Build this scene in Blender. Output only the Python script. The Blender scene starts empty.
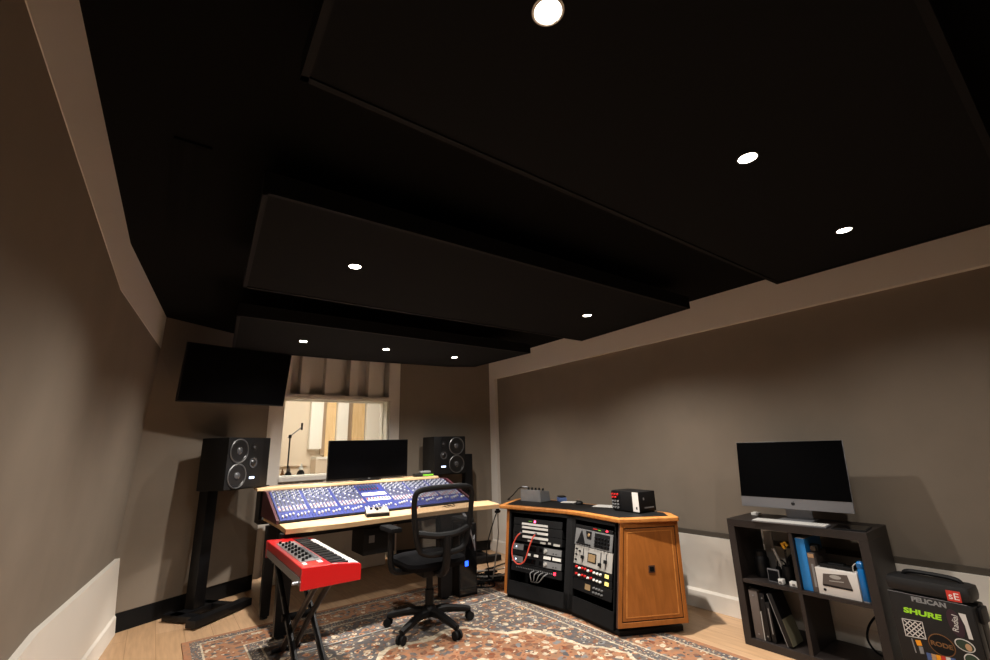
import bpy, bmesh, math, random
from mathutils import Vector, Matrix
random.seed(7)
D = bpy.data
scene = bpy.context.scene
COL = scene.collection
PI = math.pi
R = math.radians

# ------------------------------------------------------------------ helpers
def lin(c):
    return tuple((x / 12.92 if x <= .04045 else ((x + .055) / 1.055) ** 2.4) for x in (v / 255 for v in c))

def mat(name, rgb, rough=.6, metal=0., noise=0., nscale=20., bump=0., bscale=80., spec=.5, emit=None, estr=0., coat=0.):
    m = D.materials.new(name); m.use_nodes = True
    nt = m.node_tree; b = nt.nodes['Principled BSDF']
    c = lin(rgb)
    b.inputs['Base Color'].default_value = (*c, 1)
    b.inputs['Roughness'].default_value = rough
    b.inputs['Metallic'].default_value = metal
    b.inputs['Specular IOR Level'].default_value = spec
    b.inputs['Coat Weight'].default_value = coat
    if emit:
        b.inputs['Emission Color'].default_value = (*lin(emit), 1)
        b.inputs['Emission Strength'].default_value = estr
    if noise > 0:
        tc = nt.nodes.new('ShaderNodeTexCoord'); n = nt.nodes.new('ShaderNodeTexNoise')
        n.inputs['Scale'].default_value = nscale; n.inputs['Detail'].default_value = 4
        r = nt.nodes.new('ShaderNodeValToRGB')
        lo = tuple(max(0, x * (1 - noise)) for x in c); hi = tuple(min(1, x * (1 + noise)) for x in c)
        r.color_ramp.elements[0].position = .3; r.color_ramp.elements[1].position = .7
        r.color_ramp.elements[0].color = (*lo, 1); r.color_ramp.elements[1].color = (*hi, 1)
        nt.links.new(tc.outputs['Object'], n.inputs['Vector'])
        nt.links.new(n.outputs['Fac'], r.inputs['Fac']); nt.links.new(r.outputs['Color'], b.inputs['Base Color'])
    if bump > 0:
        tc = nt.nodes.new('ShaderNodeTexCoord'); n = nt.nodes.new('ShaderNodeTexNoise')
        n.inputs['Scale'].default_value = bscale; n.inputs['Detail'].default_value = 3
        bp = nt.nodes.new('ShaderNodeBump'); bp.inputs['Strength'].default_value = bump; bp.inputs['Distance'].default_value = .004
        nt.links.new(tc.outputs['Object'], n.inputs['Vector'])
        nt.links.new(n.outputs['Fac'], bp.inputs['Height']); nt.links.new(bp.outputs['Normal'], b.inputs['Normal'])
    return m

def wood(name, c1, c2, rough=.45, scale=(1, 12, 12), rot=0., rings=3.):
    m = D.materials.new(name); m.use_nodes = True
    nt = m.node_tree; b = nt.nodes['Principled BSDF']
    tc = nt.nodes.new('ShaderNodeTexCoord'); mp = nt.nodes.new('ShaderNodeMapping')
    mp.inputs['Scale'].default_value = scale; mp.inputs['Rotation'].default_value = (0, 0, rot)
    n = nt.nodes.new('ShaderNodeTexNoise'); n.inputs['Scale'].default_value = rings; n.inputs['Detail'].default_value = 6
    n.inputs['Distortion'].default_value = .6
    r = nt.nodes.new('ShaderNodeValToRGB')
    r.color_ramp.elements[0].position = .32; r.color_ramp.elements[1].position = .68
    r.color_ramp.elements[0].color = (*lin(c1), 1); r.color_ramp.elements[1].color = (*lin(c2), 1)
    nt.links.new(tc.outputs['Object'], mp.inputs['Vector']); nt.links.new(mp.outputs['Vector'], n.inputs['Vector'])
    nt.links.new(n.outputs['Fac'], r.inputs['Fac']); nt.links.new(r.outputs['Color'], b.inputs['Base Color'])
    b.inputs['Roughness'].default_value = rough
    return m

class MB:
    """collects shapes into one mesh"""
    def __init__(s, M=None):
        s.bm = bmesh.new(); s.M = M or Matrix.Identity(4); s.mi = 0
    def _v(s, p): return s.bm.verts.new(s.M @ Vector(p))
    def _f(s, vs):
        try:
            f = s.bm.faces.new(vs); f.material_index = s.mi; return f
        except ValueError:
            return None
    def hexa(s, b, t):
        s._hexa(b, t); return s
    def _hexa(s, b, t):
        """b, t: bottom and top quads (lists of 4 points, same order)"""
        B = [s._v(p) for p in b]; T = [s._v(p) for p in t]
        n = len(B)
        fs = [s._f(B[::-1]), s._f(T)]
        for i in range(n): fs.append(s._f([B[i], B[(i + 1) % n], T[(i + 1) % n], T[i]]))
        return [f for f in fs if f]
    def box(s, c, d, rz=0., bev=0., M=None):
        x, y, z = (v / 2 for v in d)
        Q = Matrix.Translation(c) @ (M if M else Matrix.Rotation(rz, 4, 'Z'))
        P = lambda a, b, e: Q @ Vector((a, b, e))
        fs = s._hexa([P(-x, -y, -z), P(x, -y, -z), P(x, y, -z), P(-x, y, -z)], [P(-x, -y, z), P(x, -y, z), P(x, y, z), P(-x, y, z)])
        if bev > 0:
            es = list({e for f in fs for e in f.edges})
            bmesh.ops.bevel(s.bm, geom=es, offset=bev, segments=2, profile=.6, affect='EDGES', material=-1)
        return s
    def bx(s, lo, hi, bev=0.):
        return s.box([(a + b) / 2 for a, b in zip(lo, hi)], [abs(b - a) for a, b in zip(lo, hi)], 0, bev)
    def prism(s, poly, z0, z1):
        s.hexa([(x, y, z0) for x, y in poly], [(x, y, z1) for x, y in poly]); return s
    def slab(s, q, th):
        """quad (4 points) thickened by th along its normal"""
        q = [Vector(p) for p in q]; n = (q[1] - q[0]).cross(q[3] - q[0]).normalized() * th
        s.hexa(q, [p + n for p in q]); return s
    def quad(s, q):
        s._f([s._v(p) for p in q]); return s
    def cyl(s, p0, p1, r0, r1=None, n=16, cap=True):
        r1 = r0 if r1 is None else r1
        p0, p1 = Vector(p0), Vector(p1); d = (p1 - p0).normalized()
        a = d.orthogonal().normalized(); b = d.cross(a)
        A = [s._v(p0 + (a * math.cos(2 * PI * i / n) + b * math.sin(2 * PI * i / n)) * r0) for i in range(n)]
        B = [s._v(p1 + (a * math.cos(2 * PI * i / n) + b * math.sin(2 * PI * i / n)) * r1) for i in range(n)]
        for i in range(n): s._f([A[i], A[(i + 1) % n], B[(i + 1) % n], B[i]])
        if cap: s._f(A[::-1]); s._f(B)
        return s
    def tube(s, pts, r, n=8, closed=False, flat=1.):
        pts = [Vector(p) for p in pts]; rings = []; N = len(pts); ref = None
        for i, p in enumerate(pts):
            if closed: d = pts[(i + 1) % N] - pts[i - 1]
            else: d = pts[min(i + 1, N - 1)] - pts[max(i - 1, 0)]
            d.normalize()
            if ref is None:
                ref = d.orthogonal().normalized()
                if abs(d.y) < .8 and flat != 1.: ref = Vector((0, 1, 0))
            a = (ref - d * ref.dot(d)).normalized(); ref = a; b = d.cross(a)
            rr = r[i] if isinstance(r, (list, tuple)) else r
            rings.append([s._v(p + a * math.cos(2 * PI * k / n) * rr * flat + b * math.sin(2 * PI * k / n) * rr) for k in range(n)])
        for i in range(N if closed else N - 1):
            A, B = rings[i], rings[(i + 1) % N]
            for k in range(n): s._f([A[k], A[(k + 1) % n], B[(k + 1) % n], B[k]])
        if not closed: s._f(rings[0][::-1]); s._f(rings[-1])
        return s
    def lathe(s, prof, o=(0, 0, 0), M=None, n=24):
        """profile (r, h) turned about local z"""
        Q = Matrix.Translation(o) @ (M if M else Matrix.Identity(4)); rings = []
        for r, h in prof:
            rings.append([s._v(Q @ Vector((max(r, 1e-4) * math.cos(2 * PI * k / n), max(r, 1e-4) * math.sin(2 * PI * k / n), h))) for k in range(n)])
        for A, B in zip(rings, rings[1:]):
            for k in range(n): s._f([A[k], A[(k + 1) % n], B[(k + 1) % n], B[k]])
        s._f(rings[0][::-1]); s._f(rings[-1])
        return s
    def build(s, name, m, parent=None, smooth=True, bevel=0., solid=0., subd=0):
        bmesh.ops.recalc_face_normals(s.bm, faces=s.bm.faces)
        me = D.meshes.new(name); s.bm.to_mesh(me); s.bm.free()
        for x in (m if isinstance(m, (list, tuple)) else [m]): me.materials.append(x)
        if smooth:
            me.shade_smooth(); me.set_sharp_from_angle(angle=R(35))
        o = D.objects.new(name, me); COL.objects.link(o)
        if parent: o.parent = parent
        if bevel > 0:
            md = o.modifiers.new('bevel', 'BEVEL'); md.width = bevel; md.segments = 2; md.limit_method = 'ANGLE'; md.angle_limit = R(40)
        return o

def tag(o, label=None, cat=None, group=None, kind=None):
    if label: o['label'] = label
    if cat: o['category'] = cat
    if group: o['group'] = group
    if kind: o['kind'] = kind
    return o
def thing(name, label, cat, loc=(0, 0, 0), rz=0., group=None, M=None):
    o = D.objects.new(name, None); COL.objects.link(o); o.empty_display_size = .1
    if M is not None: o.matrix_world = M
    else: o.location = loc; o.rotation_euler = (0, 0, rz)
    return tag(o, label, cat, group)
def struct(mb, name, m, **k):
    return tag(mb.build(name, m, None, **k), kind='structure')
def dup(root, loc, rz, label):
    r = root.copy(); COL.objects.link(r); r.location = loc; r.rotation_euler = (0, 0, rz); r['label'] = label
    for ch in list(root.children):
        c = ch.copy(); COL.objects.link(c); c.parent = r
        for g in list(ch.children):
            d = g.copy(); COL.objects.link(d); d.parent = c
    return r
def frameM(o, u, n):
    """matrix with local x along u, local y along -n (into the face), local z up the face; n points at the viewer"""
    u = Vector(u).normalized(); n = Vector(n).normalized(); v = n.cross(u).normalized()
    if v.z < 0: v = -v
    y = v.cross(u)
    return Matrix(((u.x, y.x, v.x, o[0]), (u.y, y.y, v.y, o[1]), (u.z, y.z, v.z, o[2]), (0, 0, 0, 1)))
def text(name, s, size, m, parent, M, depth=.0008, ax='CENTER', sx=1., shear=0., bold=0.):
    cu = D.curves.new(name, 'FONT'); cu.body = s; cu.size = size; cu.align_x = ax; cu.align_y = 'CENTER'; cu.extrude = depth; cu.shear = shear; cu.offset = bold
    t = D.objects.new(name, cu); COL.objects.link(t)
    dg = bpy.context.evaluated_depsgraph_get(); me = D.meshes.new_from_object(t.evaluated_get(dg))
    D.objects.remove(t); me.materials.clear(); me.materials.append(m)
    if sx != 1.:
        for v in me.vertices: v.co.x *= sx
    o = D.objects.new(name, me); COL.objects.link(o); o.parent = parent; o.matrix_local = M
    return o
FACE = Matrix.Rotation(R(90), 4, 'X')          # text plane xy -> local xz, reading from -y
def spline(pts, n=8):
    P = [Vector(p) for p in pts]; out = []
    for i in range(len(P) - 1):
        a, b, c, d = P[max(i - 1, 0)], P[i], P[i + 1], P[min(i + 2, len(P) - 1)]
        for k in range(n):
            t = k / n
            out.append(.5 * ((2 * b) + (c - a) * t + (2 * a - 5 * b + 4 * c - d) * t * t + (3 * b - a - 3 * c + d) * t ** 3))
    out.append(P[-1]); return out

# ------------------------------------------------------------------ materials
M = {}
M['fabric'] = mat('taupe fabric', (132, 121, 108), .95, noise=.05, nscale=3, bump=.25, bscale=600, spec=.1)
M['panel_fabric'] = mat('panel fabric', (130, 119, 106), .95, noise=.05, nscale=3, bump=.25, bscale=600, spec=.1)
M['white'] = mat('white paint', (226, 218, 206), .55, noise=.02, nscale=2)
M['trimwall'] = mat('upper plaster', (222, 214, 204), .8)
M['reveal'] = mat('taupe reveal strip', (74, 66, 56), .8)
M['ceil'] = mat('black ceiling', (13, 13, 13), .95, spec=.1)
M['cloud'] = mat('black cloud fabric', (24, 25, 26), .95, bump=.2, bscale=700, spec=.1)
M['cloudframe'] = mat('cloud edge', (15, 15, 16), .7, spec=.2)
M['plinth'] = mat('black plinth', (9, 9, 10), .6, spec=.25)
M['blk'] = mat('black plastic', (10, 10, 11), .5, noise=.1, nscale=30, spec=.28)
M['blkmetal'] = mat('black powder coat', (10, 10, 12), .45, noise=.1, nscale=60, spec=.28)
M['blkgloss'] = mat('black glass', (6, 6, 7), .12, spec=.5)
M['screen'] = mat('matte screen', (4, 4, 5), .3, spec=.06)
M['dark'] = mat('near black', (5, 5, 5), .9, spec=.1)
M['rubber'] = mat('rubber', (12, 12, 13), .8, spec=.25)
M['seat'] = mat('charcoal seat cloth', (15, 15, 17), .95, noise=.15, nscale=200, bump=.4, bscale=900, spec=.1)
M['leg_sheen'] = mat('black steel with painted sheen', (44, 38, 34), .4, metal=.3)  # brown-grey tone paints the light reflected off the black stand legs
M['talk'] = mat('beige plate', (158, 150, 140), .5)
M['grey'] = mat('grey metal', (120, 120, 120), .4, metal=.3, noise=.05)
M['ltgrey'] = mat('light grey', (156, 153, 147), .5, noise=.03)
M['silver'] = mat('aluminium', (132, 133, 137), .45, metal=.5)
M['offwhite'] = mat('white plastic', (228, 226, 220), .45)
M['paper'] = mat('paper', (205, 202, 196), .8)
M['red'] = mat('red lacquer', (172, 10, 14), .3, coat=.2)
M['redled'] = mat('red led', (60, 0, 5), .4, emit=(255, 40, 60), estr=6)
M['pinkled'] = mat('pink led', (60, 0, 20), .4, emit=(255, 90, 130), estr=5)
M['whiteled'] = mat('white led', (200, 210, 230), .4, emit=(200, 220, 255), estr=3)
M['blueled'] = mat('blue display', (10, 20, 90), .4, emit=(40, 90, 255), estr=3)
M['amber'] = mat('lit meter', (200, 190, 110), .5, emit=(250, 225, 120), estr=.9)
M['vu'] = mat('meter face', (136, 112, 78), .6)
M['redp'] = mat('red plastic', (190, 30, 28), .5)
M['orange_cable'] = mat('red patch lead', (214, 72, 52), .5)
M['maple'] = wood('maple desk', (196, 160, 116), (214, 181, 140), .4, (1.2, 14, 14))
M['cherry'] = wood('orange cherry veneer', (134, 78, 28), (152, 90, 37), .38, (10, 10, 1.2))
M['cherryd'] = wood('cherry edge', (172, 106, 48), (196, 130, 66), .35, (2, 10, 10))
M['groove'] = mat('dark groove', (60, 30, 12), .7)
M['shelfwood'] = wood('black brown shelf', (27, 21, 19), (35, 28, 25), .5, (8, 2, 2))
M['burgundy'] = mat('burgundy cheek', (66, 26, 34), .5)
M['blue'] = mat('console blue', (38, 48, 110), .5)
M['blued'] = mat('console deep blue', (40, 48, 120), .5)
M['strip'] = mat('strip lilac grey', (74, 77, 100), .5, noise=.04, nscale=60)
M['knobw'] = mat('ivory knob', (205, 206, 208), .4)
M['knobt'] = mat('teal knob', (28, 48, 60), .4)
M['knobp'] = mat('pink knob', (206, 150, 142), .4)
M['slot'] = mat('fader slot', (34, 36, 42), .6)
M['logo'] = mat('emblem black', (12, 12, 13), .4)
M['binderblue'] = mat('blue folder', (36, 132, 206), .5)
M['tubeblue'] = mat('blue bottle', (10, 96, 160), .3)
M['yellow'] = mat('yellow plastic', (226, 166, 24), .5)
M['green'] = mat('green strip', (104, 178, 40), .5)
M['lime'] = mat('lime lettering', (160, 222, 40), .5)
M['caseblk'] = mat('black case resin', (12, 12, 13), .5, bump=.15, bscale=300)
M['lettergrey'] = mat('grey lettering', (128, 128, 128), .6)
M['sered'] = mat('red sticker', (196, 52, 40), .5)
M['rode'] = mat('bronze print', (112, 76, 38), .6)
M['plum'] = mat('plum sticker', (46, 24, 36), .5)
M['stkwhite'] = mat('white sticker', (205, 200, 194), .6)
M['stkgreen'] = mat('dark green print', (40, 56, 40), .6)
M['stktan'] = mat('tan print', (176, 140, 104), .6)
M['stkorange'] = mat('orange print', (232, 150, 24), .5)
M['stkblue'] = mat('blue print', (70, 92, 140), .5)
M['taupebox'] = mat('grey brown box', (84, 74, 68), .7)
M['tanslate'] = mat('tan cover', (96, 92, 74), .5)
M['live_beige'] = mat('live room beige', (222, 206, 184), .9)
M['live_white'] = mat('live room white', (240, 234, 222), .6)
M['live_wood'] = wood('pale wood slat', (224, 188, 136), (236, 204, 156), .5, (10, 10, 1))
M['live_painted_shade'] = mat('live room painted shade', (176, 152, 126), .9)
M['brass'] = mat('brown wood knob', (120, 78, 34), .5)
M['grille'] = mat('woofer cone', (16, 16, 17), .35)
M['dome'] = mat('woofer dome', (58, 58, 60), .25, spec=.6)
M['baffle'] = mat('speaker baffle', (11, 11, 12), .5, spec=.3)
M['ring'] = mat('woofer ring', (92, 92, 92), .35, metal=.6)
M['lens'] = mat('lamp lens', (255, 250, 240), .3, emit=(255, 246, 228), estr=22)
M['can'] = mat('lamp trim', (235, 232, 225), .5)
M['blkbaffle'] = mat('lamp black trim', (26, 26, 26), .6)

def glass():
    m = D.materials.new('window glass'); m.use_nodes = True; nt = m.node_tree; nt.nodes.clear()
    o = nt.nodes.new('ShaderNodeOutputMaterial'); mx = nt.nodes.new('ShaderNodeMixShader')
    t = nt.nodes.new('ShaderNodeBsdfTransparent'); g = nt.nodes.new('ShaderNodeBsdfGlossy'); f = nt.nodes.new('ShaderNodeFresnel')
    t.inputs['Color'].default_value = (.97, .98, .97, 1); g.inputs['Roughness'].default_value = .02; f.inputs['IOR'].default_value = 1.35
    nt.links.new(f.outputs[0], mx.inputs[0]); nt.links.new(t.outputs[0], mx.inputs[1]); nt.links.new(g.outputs[0], mx.inputs[2]); nt.links.new(mx.outputs[0], o.inputs[0])
    return m
M['glass'] = glass()

def mesh_cloth():
    m = D.materials.new('chair mesh'); m.use_nodes = True; nt = m.node_tree; b = nt.nodes['Principled BSDF']
    b.inputs['Base Color'].default_value = (*lin((16, 16, 17)), 1); b.inputs['Roughness'].default_value = .8
    tc = nt.nodes.new('ShaderNodeTexCoord'); w = nt.nodes.new('ShaderNodeTexChecker'); w.inputs['Scale'].default_value = 400
    ma = nt.nodes.new('ShaderNodeMath'); ma.operation = 'MULTIPLY_ADD'; ma.inputs[1].default_value = .3; ma.inputs[2].default_value = .5
    nt.links.new(tc.outputs['Object'], w.inputs['Vector']); nt.links.new(w.outputs['Fac'], ma.inputs[0]); nt.links.new(ma.outputs[0], b.inputs['Alpha'])
    return m
M['mesh'] = mesh_cloth()

def floor_mat():
    m = D.materials.new('oak planks'); m.use_nodes = True; nt = m.node_tree; b = nt.nodes['Principled BSDF']
    tc = nt.nodes.new('ShaderNodeTexCoord'); mp = nt.nodes.new('ShaderNodeMapping'); mp.inputs['Rotation'].default_value = (0, 0, R(90))
    br = nt.nodes.new('ShaderNodeTexBrick'); br.inputs['Scale'].default_value = 1.
    br.inputs['Brick Width'].default_value = 1.6; br.inputs['Row Height'].default_value = .18; br.inputs['Mortar Size'].default_value = .0015
    br.inputs['Color1'].default_value = (*lin((190, 156, 122)), 1); br.inputs['Color2'].default_value = (*lin((176, 142, 107)), 1)
    br.inputs['Mortar'].default_value = (*lin((130, 98, 66)), 1)
    n = nt.nodes.new('ShaderNodeTexNoise'); n.inputs['Scale'].default_value = 3.; n.inputs['Detail'].default_value = 6
    mp2 = nt.nodes.new('ShaderNodeMapping'); mp2.inputs['Scale'].default_value = (14, 1.2, 1)
    mx = nt.nodes.new('ShaderNodeMix'); mx.data_type = 'RGBA'; mx.blend_type = 'MULTIPLY'; mx.inputs['Factor'].default_value = .5
    rp = nt.nodes.new('ShaderNodeValToRGB'); rp.color_ramp.elements[0].color = (.62, .6, .58, 1); rp.color_ramp.elements[1].color = (1.12, 1.1, 1.08, 1)
    rp.color_ramp.elements[0].position = .3; rp.color_ramp.elements[1].position = .7
    L = nt.links.new
    L(tc.outputs['Object'], mp.inputs['Vector']); L(mp.outputs['Vector'], br.inputs['Vector'])
    L(tc.outputs['Object'], mp2.inputs['Vector']); L(mp2.outputs['Vector'], n.inputs['Vector']); L(n.outputs['Fac'], rp.inputs['Fac'])
    L(br.outputs['Color'], mx.inputs['A']); L(rp.outputs['Color'], mx.inputs['B']); L(mx.outputs['Result'], b.inputs['Base Color'])
    b.inputs['Roughness'].default_value = .42
    return m
M['floor'] = floor_mat()

def rug_mat(name, hx, hy, dark=False):
    """worn oriental rug: border bands, slate field with flowers, scalloped rust medallion"""
    m = D.materials.new(name); m.use_nodes = True; nt = m.node_tree; b = nt.nodes['Principled BSDF']; L = nt.links.new
    def mth(op, a, c=None, cl=False):
        n = nt.nodes.new('ShaderNodeMath'); n.operation = op; n.use_clamp = cl
        for i, v in enumerate((a, c)):
            if v is None: continue
            if isinstance(v, (int, float)): n.inputs[i].default_value = v
            else: L(v, n.inputs[i])
        return n.outputs[0]
    def mix(f, a, c):
        n = nt.nodes.new('ShaderNodeMix'); n.data_type = 'RGBA'
        if isinstance(f, (int, float)): n.inputs['Factor'].default_value = f
        else: L(f, n.inputs['Factor'])
        for k, v in (('A', a), ('B', c)):
            if isinstance(v, tuple): n.inputs[k].default_value = (*lin(v), 1)
            else: L(v, n.inputs[k])
        return n.outputs['Result']
    def ramp(f, stops, const=True):
        n = nt.nodes.new('ShaderNodeValToRGB'); n.color_ramp.interpolation = 'CONSTANT' if const else 'LINEAR'
        e = n.color_ramp.elements
        while len(e) < len(stops): e.new(.5)
        for x, (p, c) in zip(e, stops): x.position = p; x.color = (*lin(c), 1)
        L(f, n.inputs['Fac']); return n.outputs['Color']
    tc = nt.nodes.new('ShaderNodeTexCoord')
    wob = nt.nodes.new('ShaderNodeTexNoise'); wob.inputs['Scale'].default_value = 11; wob.inputs['Detail'].default_value = 6
    L(tc.outputs['Object'], wob.inputs['Vector'])
    vm = nt.nodes.new('ShaderNodeVectorMath'); vm.operation = 'MULTIPLY_ADD'
    vm.inputs[1].default_value = (.09, .09, 0); L(wob.outputs['Color'], vm.inputs[0]); L(tc.outputs['Object'], vm.inputs[2])
    sp = nt.nodes.new('ShaderNodeSeparateXYZ'); L(vm.outputs[0], sp.inputs[0])
    x, y = mth('ABSOLUTE', mth('SUBTRACT', sp.outputs[0], .045)), mth('ABSOLUTE', mth('SUBTRACT', sp.outputs[1], .045))
    sp0 = nt.nodes.new('ShaderNodeSeparateXYZ'); L(tc.outputs['Object'], sp0.inputs[0])
    ax, ay = mth('ABSOLUTE', sp0.outputs[0]), mth('ABSOLUTE', sp0.outputs[1])
    de = mth('MINIMUM', mth('SUBTRACT', hx, ax), mth('SUBTRACT', hy, ay))
    cmb = nt.nodes.new('ShaderNodeCombineXYZ'); L(x, cmb.inputs[0]); L(y, cmb.inputs[1])
    def voro(scale, feat='F1'):
        v = nt.nodes.new('ShaderNodeTexVoronoi'); v.feature = feat; v.voronoi_dimensions = '2D'; v.inputs['Scale'].default_value = scale
        L(cmb.outputs[0], v.inputs['Vector']); return v
    v1, v2, v3 = voro(15), voro(31), voro(52)
    def rnd(v):
        s = nt.nodes.new('ShaderNodeSeparateColor'); L(v.outputs['Color'], s.inputs[0]); return s.outputs[0], s.outputs[1]
    r1, g1 = rnd(v1); r2, g2 = rnd(v2); r3, g3 = rnd(v3)
    rust, org, cream, slate, ltb, dk, brn = (118, 68, 46), (156, 108, 78), (198, 184, 160), (78, 77, 80), (116, 117, 118), (44, 41, 42), (88, 62, 48)
    pal = [(0, org), (.2, cream), (.44, rust), (.54, ltb), (.68, org), (.8, (186, 150, 114)), (.93, brn)]
    field = mix(mth('LESS_THAN', v1.outputs['Distance'], .33), slate, ramp(r1, pal))
    field = mix(mth('LESS_THAN', v1.outputs['Distance'], .15), field, ramp(g1, [(0, cream), (.4, rust), (.7, dk)]))
    field = mix(mth('MULTIPLY', mth('LESS_THAN', v2.outputs['Distance'], .24), mth('GREATER_THAN', g2, .45)), field, ramp(r2, pal))
    # medallion
    ang = mth('ARCTAN2', y, mth('MULTIPLY', x, 1.25))
    rad = mth('POWER', mth('ADD', mth('POWER', mth('DIVIDE', x, hx * .62), 2.), mth('POWER', mth('DIVIDE', y, hy * .55), 2.)), .5)
    rad = mth('ADD', rad, mth('MULTIPLY', mth('COSINE', mth('MULTIPLY', ang, 12)), .045))
    med = mix(mth('LESS_THAN', v1.outputs['Distance'], .36), org, ramp(g1, [(0, rust), (.25, slate), (.5, cream), (.75, rust), (.87, ltb)]))
    med = mix(mth('MULTIPLY', mth('LESS_THAN', v2.outputs['Distance'], .26), mth('GREATER_THAN', r2, .5)), med, ramp(g2, [(0, rust), (.5, cream), (.75, brn)]))
    inner = mix(mth('LESS_THAN', v1.outputs['Distance'], .3), slate, ramp(r1, pal))
    med = mix(mth('LESS_THAN', rad, .45), med, inner)
    f = mix(mth('LESS_THAN', rad, 1.), field, med)
    f = mix(mth('LESS_THAN', mth('ABSOLUTE', mth('SUBTRACT', rad, 1.)), .018), f, cream)
    f = mix(mth('LESS_THAN', mth('ABSOLUTE', mth('SUBTRACT', rad, .46)), .02), f, cream)
    # border
    bd = mix(mth('LESS_THAN', v1.outputs['Distance'], .3), org, ramp(g1, [(0, slate), (.4, cream), (.6, rust), (.8, ltb)]))
    bd = mix(mth('MULTIPLY', mth('LESS_THAN', v2.outputs['Distance'], .25), mth('GREATER_THAN', r2, .55)), bd, ramp(g2, [(0, dk), (.5, cream), (.8, rust)]))
    gd = mix(mth('LESS_THAN', v3.outputs['Distance'], .3), slate, ramp(r3, [(0, cream), (.4, org), (.7, ltb)]))
    W = .36
    f = mix(mth('LESS_THAN', de, W + .09), f, gd)
    f = mix(mth('LESS_THAN', de, W), f, bd)
    f = mix(mth('LESS_THAN', de, .11), f, gd)
    for e, w in ((W, .006), (W + .09, .006), (.11, .006)):
        f = mix(mth('LESS_THAN', mth('ABSOLUTE', mth('SUBTRACT', de, e)), w), f, cream)
    f = mix(mth('LESS_THAN', de, .045), f, org)
    if not dark: pass
    # wear
    wn = nt.nodes.new('ShaderNodeTexNoise'); wn.inputs['Scale'].default_value = 30; wn.inputs['Detail'].default_value = 5; L(tc.outputs['Object'], wn.inputs['Vector'])
    wf = nt.nodes.new('ShaderNodeMapRange'); wf.inputs[1].default_value = .35; wf.inputs[2].default_value = .7; wf.inputs[4].default_value = .7; L(wn.outputs['Fac'], wf.inputs[0])
    f = mix(wf.outputs[0], f, (112, 98, 84))
    L(f, b.inputs['Base Color']); b.inputs['Roughness'].default_value = .95; b.inputs['Specular IOR Level'].default_value = .1
    bp = nt.nodes.new('ShaderNodeBump'); bp.inputs['Strength'].default_value = .4; bp.inputs['Distance'].default_value = .004
    fn = nt.nodes.new('ShaderNodeTexNoise'); fn.inputs['Scale'].default_value = 260; L(tc.outputs['Object'], fn.inputs['Vector'])
    L(fn.outputs['Fac'], bp.inputs['Height']); L(bp.outputs['Normal'], b.inputs['Normal'])
    return m

# ------------------------------------------------------------------ camera
f_px, tilt, roll, yaw = 445., R(14.686), R(1.839), R(-36.798)
fh = Vector((math.sin(-yaw), math.cos(-yaw), 0)); rt = Vector((math.cos(-yaw), -math.sin(-yaw), 0)); up = Vector((0, 0, 1))
fw = fh * math.cos(tilt) + up * math.sin(tilt); uu = up * math.cos(tilt) - fh * math.sin(tilt)
CR = rt * math.cos(roll) - uu * math.sin(roll); CU = rt * math.sin(roll) + uu * math.cos(roll)
cd = D.cameras.new('camera'); cam = D.objects.new('camera', cd); COL.objects.link(cam)
cam.matrix_world = Matrix(((CR.x, CU.x, -fw.x, 0), (CR.y, CU.y, -fw.y, 0), (CR.z, CU.z, -fw.z, 1.34), (0, 0, 0, 1)))
cd.sensor_width = 36; cd.lens = f_px * 36 / 990; cd.clip_start = .02; cd.clip_end = 60
scene.camera = cam
vs = scene.view_settings
vs.view_transform = 'Standard'; vs.look = 'None'; vs.gamma = 1; vs.use_curve_mapping = False
vs.exposure = 0.0

# ------------------------------------------------------------------ room shell
YB = -2.6            # wall behind the camera
CEIL = 2.58
YBEND, YC = 3.23, 5.06
def xl(a, y):        # left wall plan line with its bend
    return a + .12 * (y - 4) if y >= YBEND else a + .12 * (YBEND - 4) + .03 * (y - YBEND)
mb = MB(); mb.bx((-.6, YB, -.1), (4.3, 6.0, 0)); struct(mb, 'floor', M['floor'])
mb = MB(); mb.bx((-.7, YB, CEIL), (4.3, 6.0, CEIL + .1)); struct(mb, 'ceiling', M['ceil'])

# profile of the left wall: (offset, height, material of the band above)
PL = [(-.217, 0, 0), (-.245, .56, 0), (-.275, .562, 1), (-.190, 2.285, 2), (-.188, 2.287, 2), (-.185, CEIL, None)]
mb = MB()
ys = [YB, YBEND, YC + .4]
for (a0, z0, mi), (a1, z1, _) in zip(PL, PL[1:]):
    mb.mi = mi
    for y0, y1 in zip(ys, ys[1:]):
        mb.quad([(xl(a0, y0), y0, z0), (xl(a0, y1), y1, z0), (xl(a1, y1), y1, z1), (xl(a1, y0), y0, z1)])
mb.mi = 0
for y0, y1 in zip(ys, ys[1:]):      # solid behind
    mb.quad([(-.75, y0, 0), (-.75, y1, 0), (-.75, y1, CEIL), (-.75, y0, CEIL)])
struct(mb, 'wall_left', [M['white'], M['fabric'], M['trimwall']], smooth=False)
def base_profile(mb, pts_at, y0, y1):
    pf = [(0, 0), (.016, 0), (.016, .125), (.006, .142), (0, .142)]
    mb.hexa([pts_at(y0, d, z) for d, z in pf], [pts_at(y1, d, z) for d, z in pf])
mb = MB()
for y0, y1 in zip(ys, ys[1:]): base_profile(mb, lambda y, d, z: (xl(-.217, y) + d - .012 * z / .142, y, z), y0, y1 if y1 < 5 else YC - .03)
struct(mb, 'baseboard_left', M['white'], smooth=False)

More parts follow.
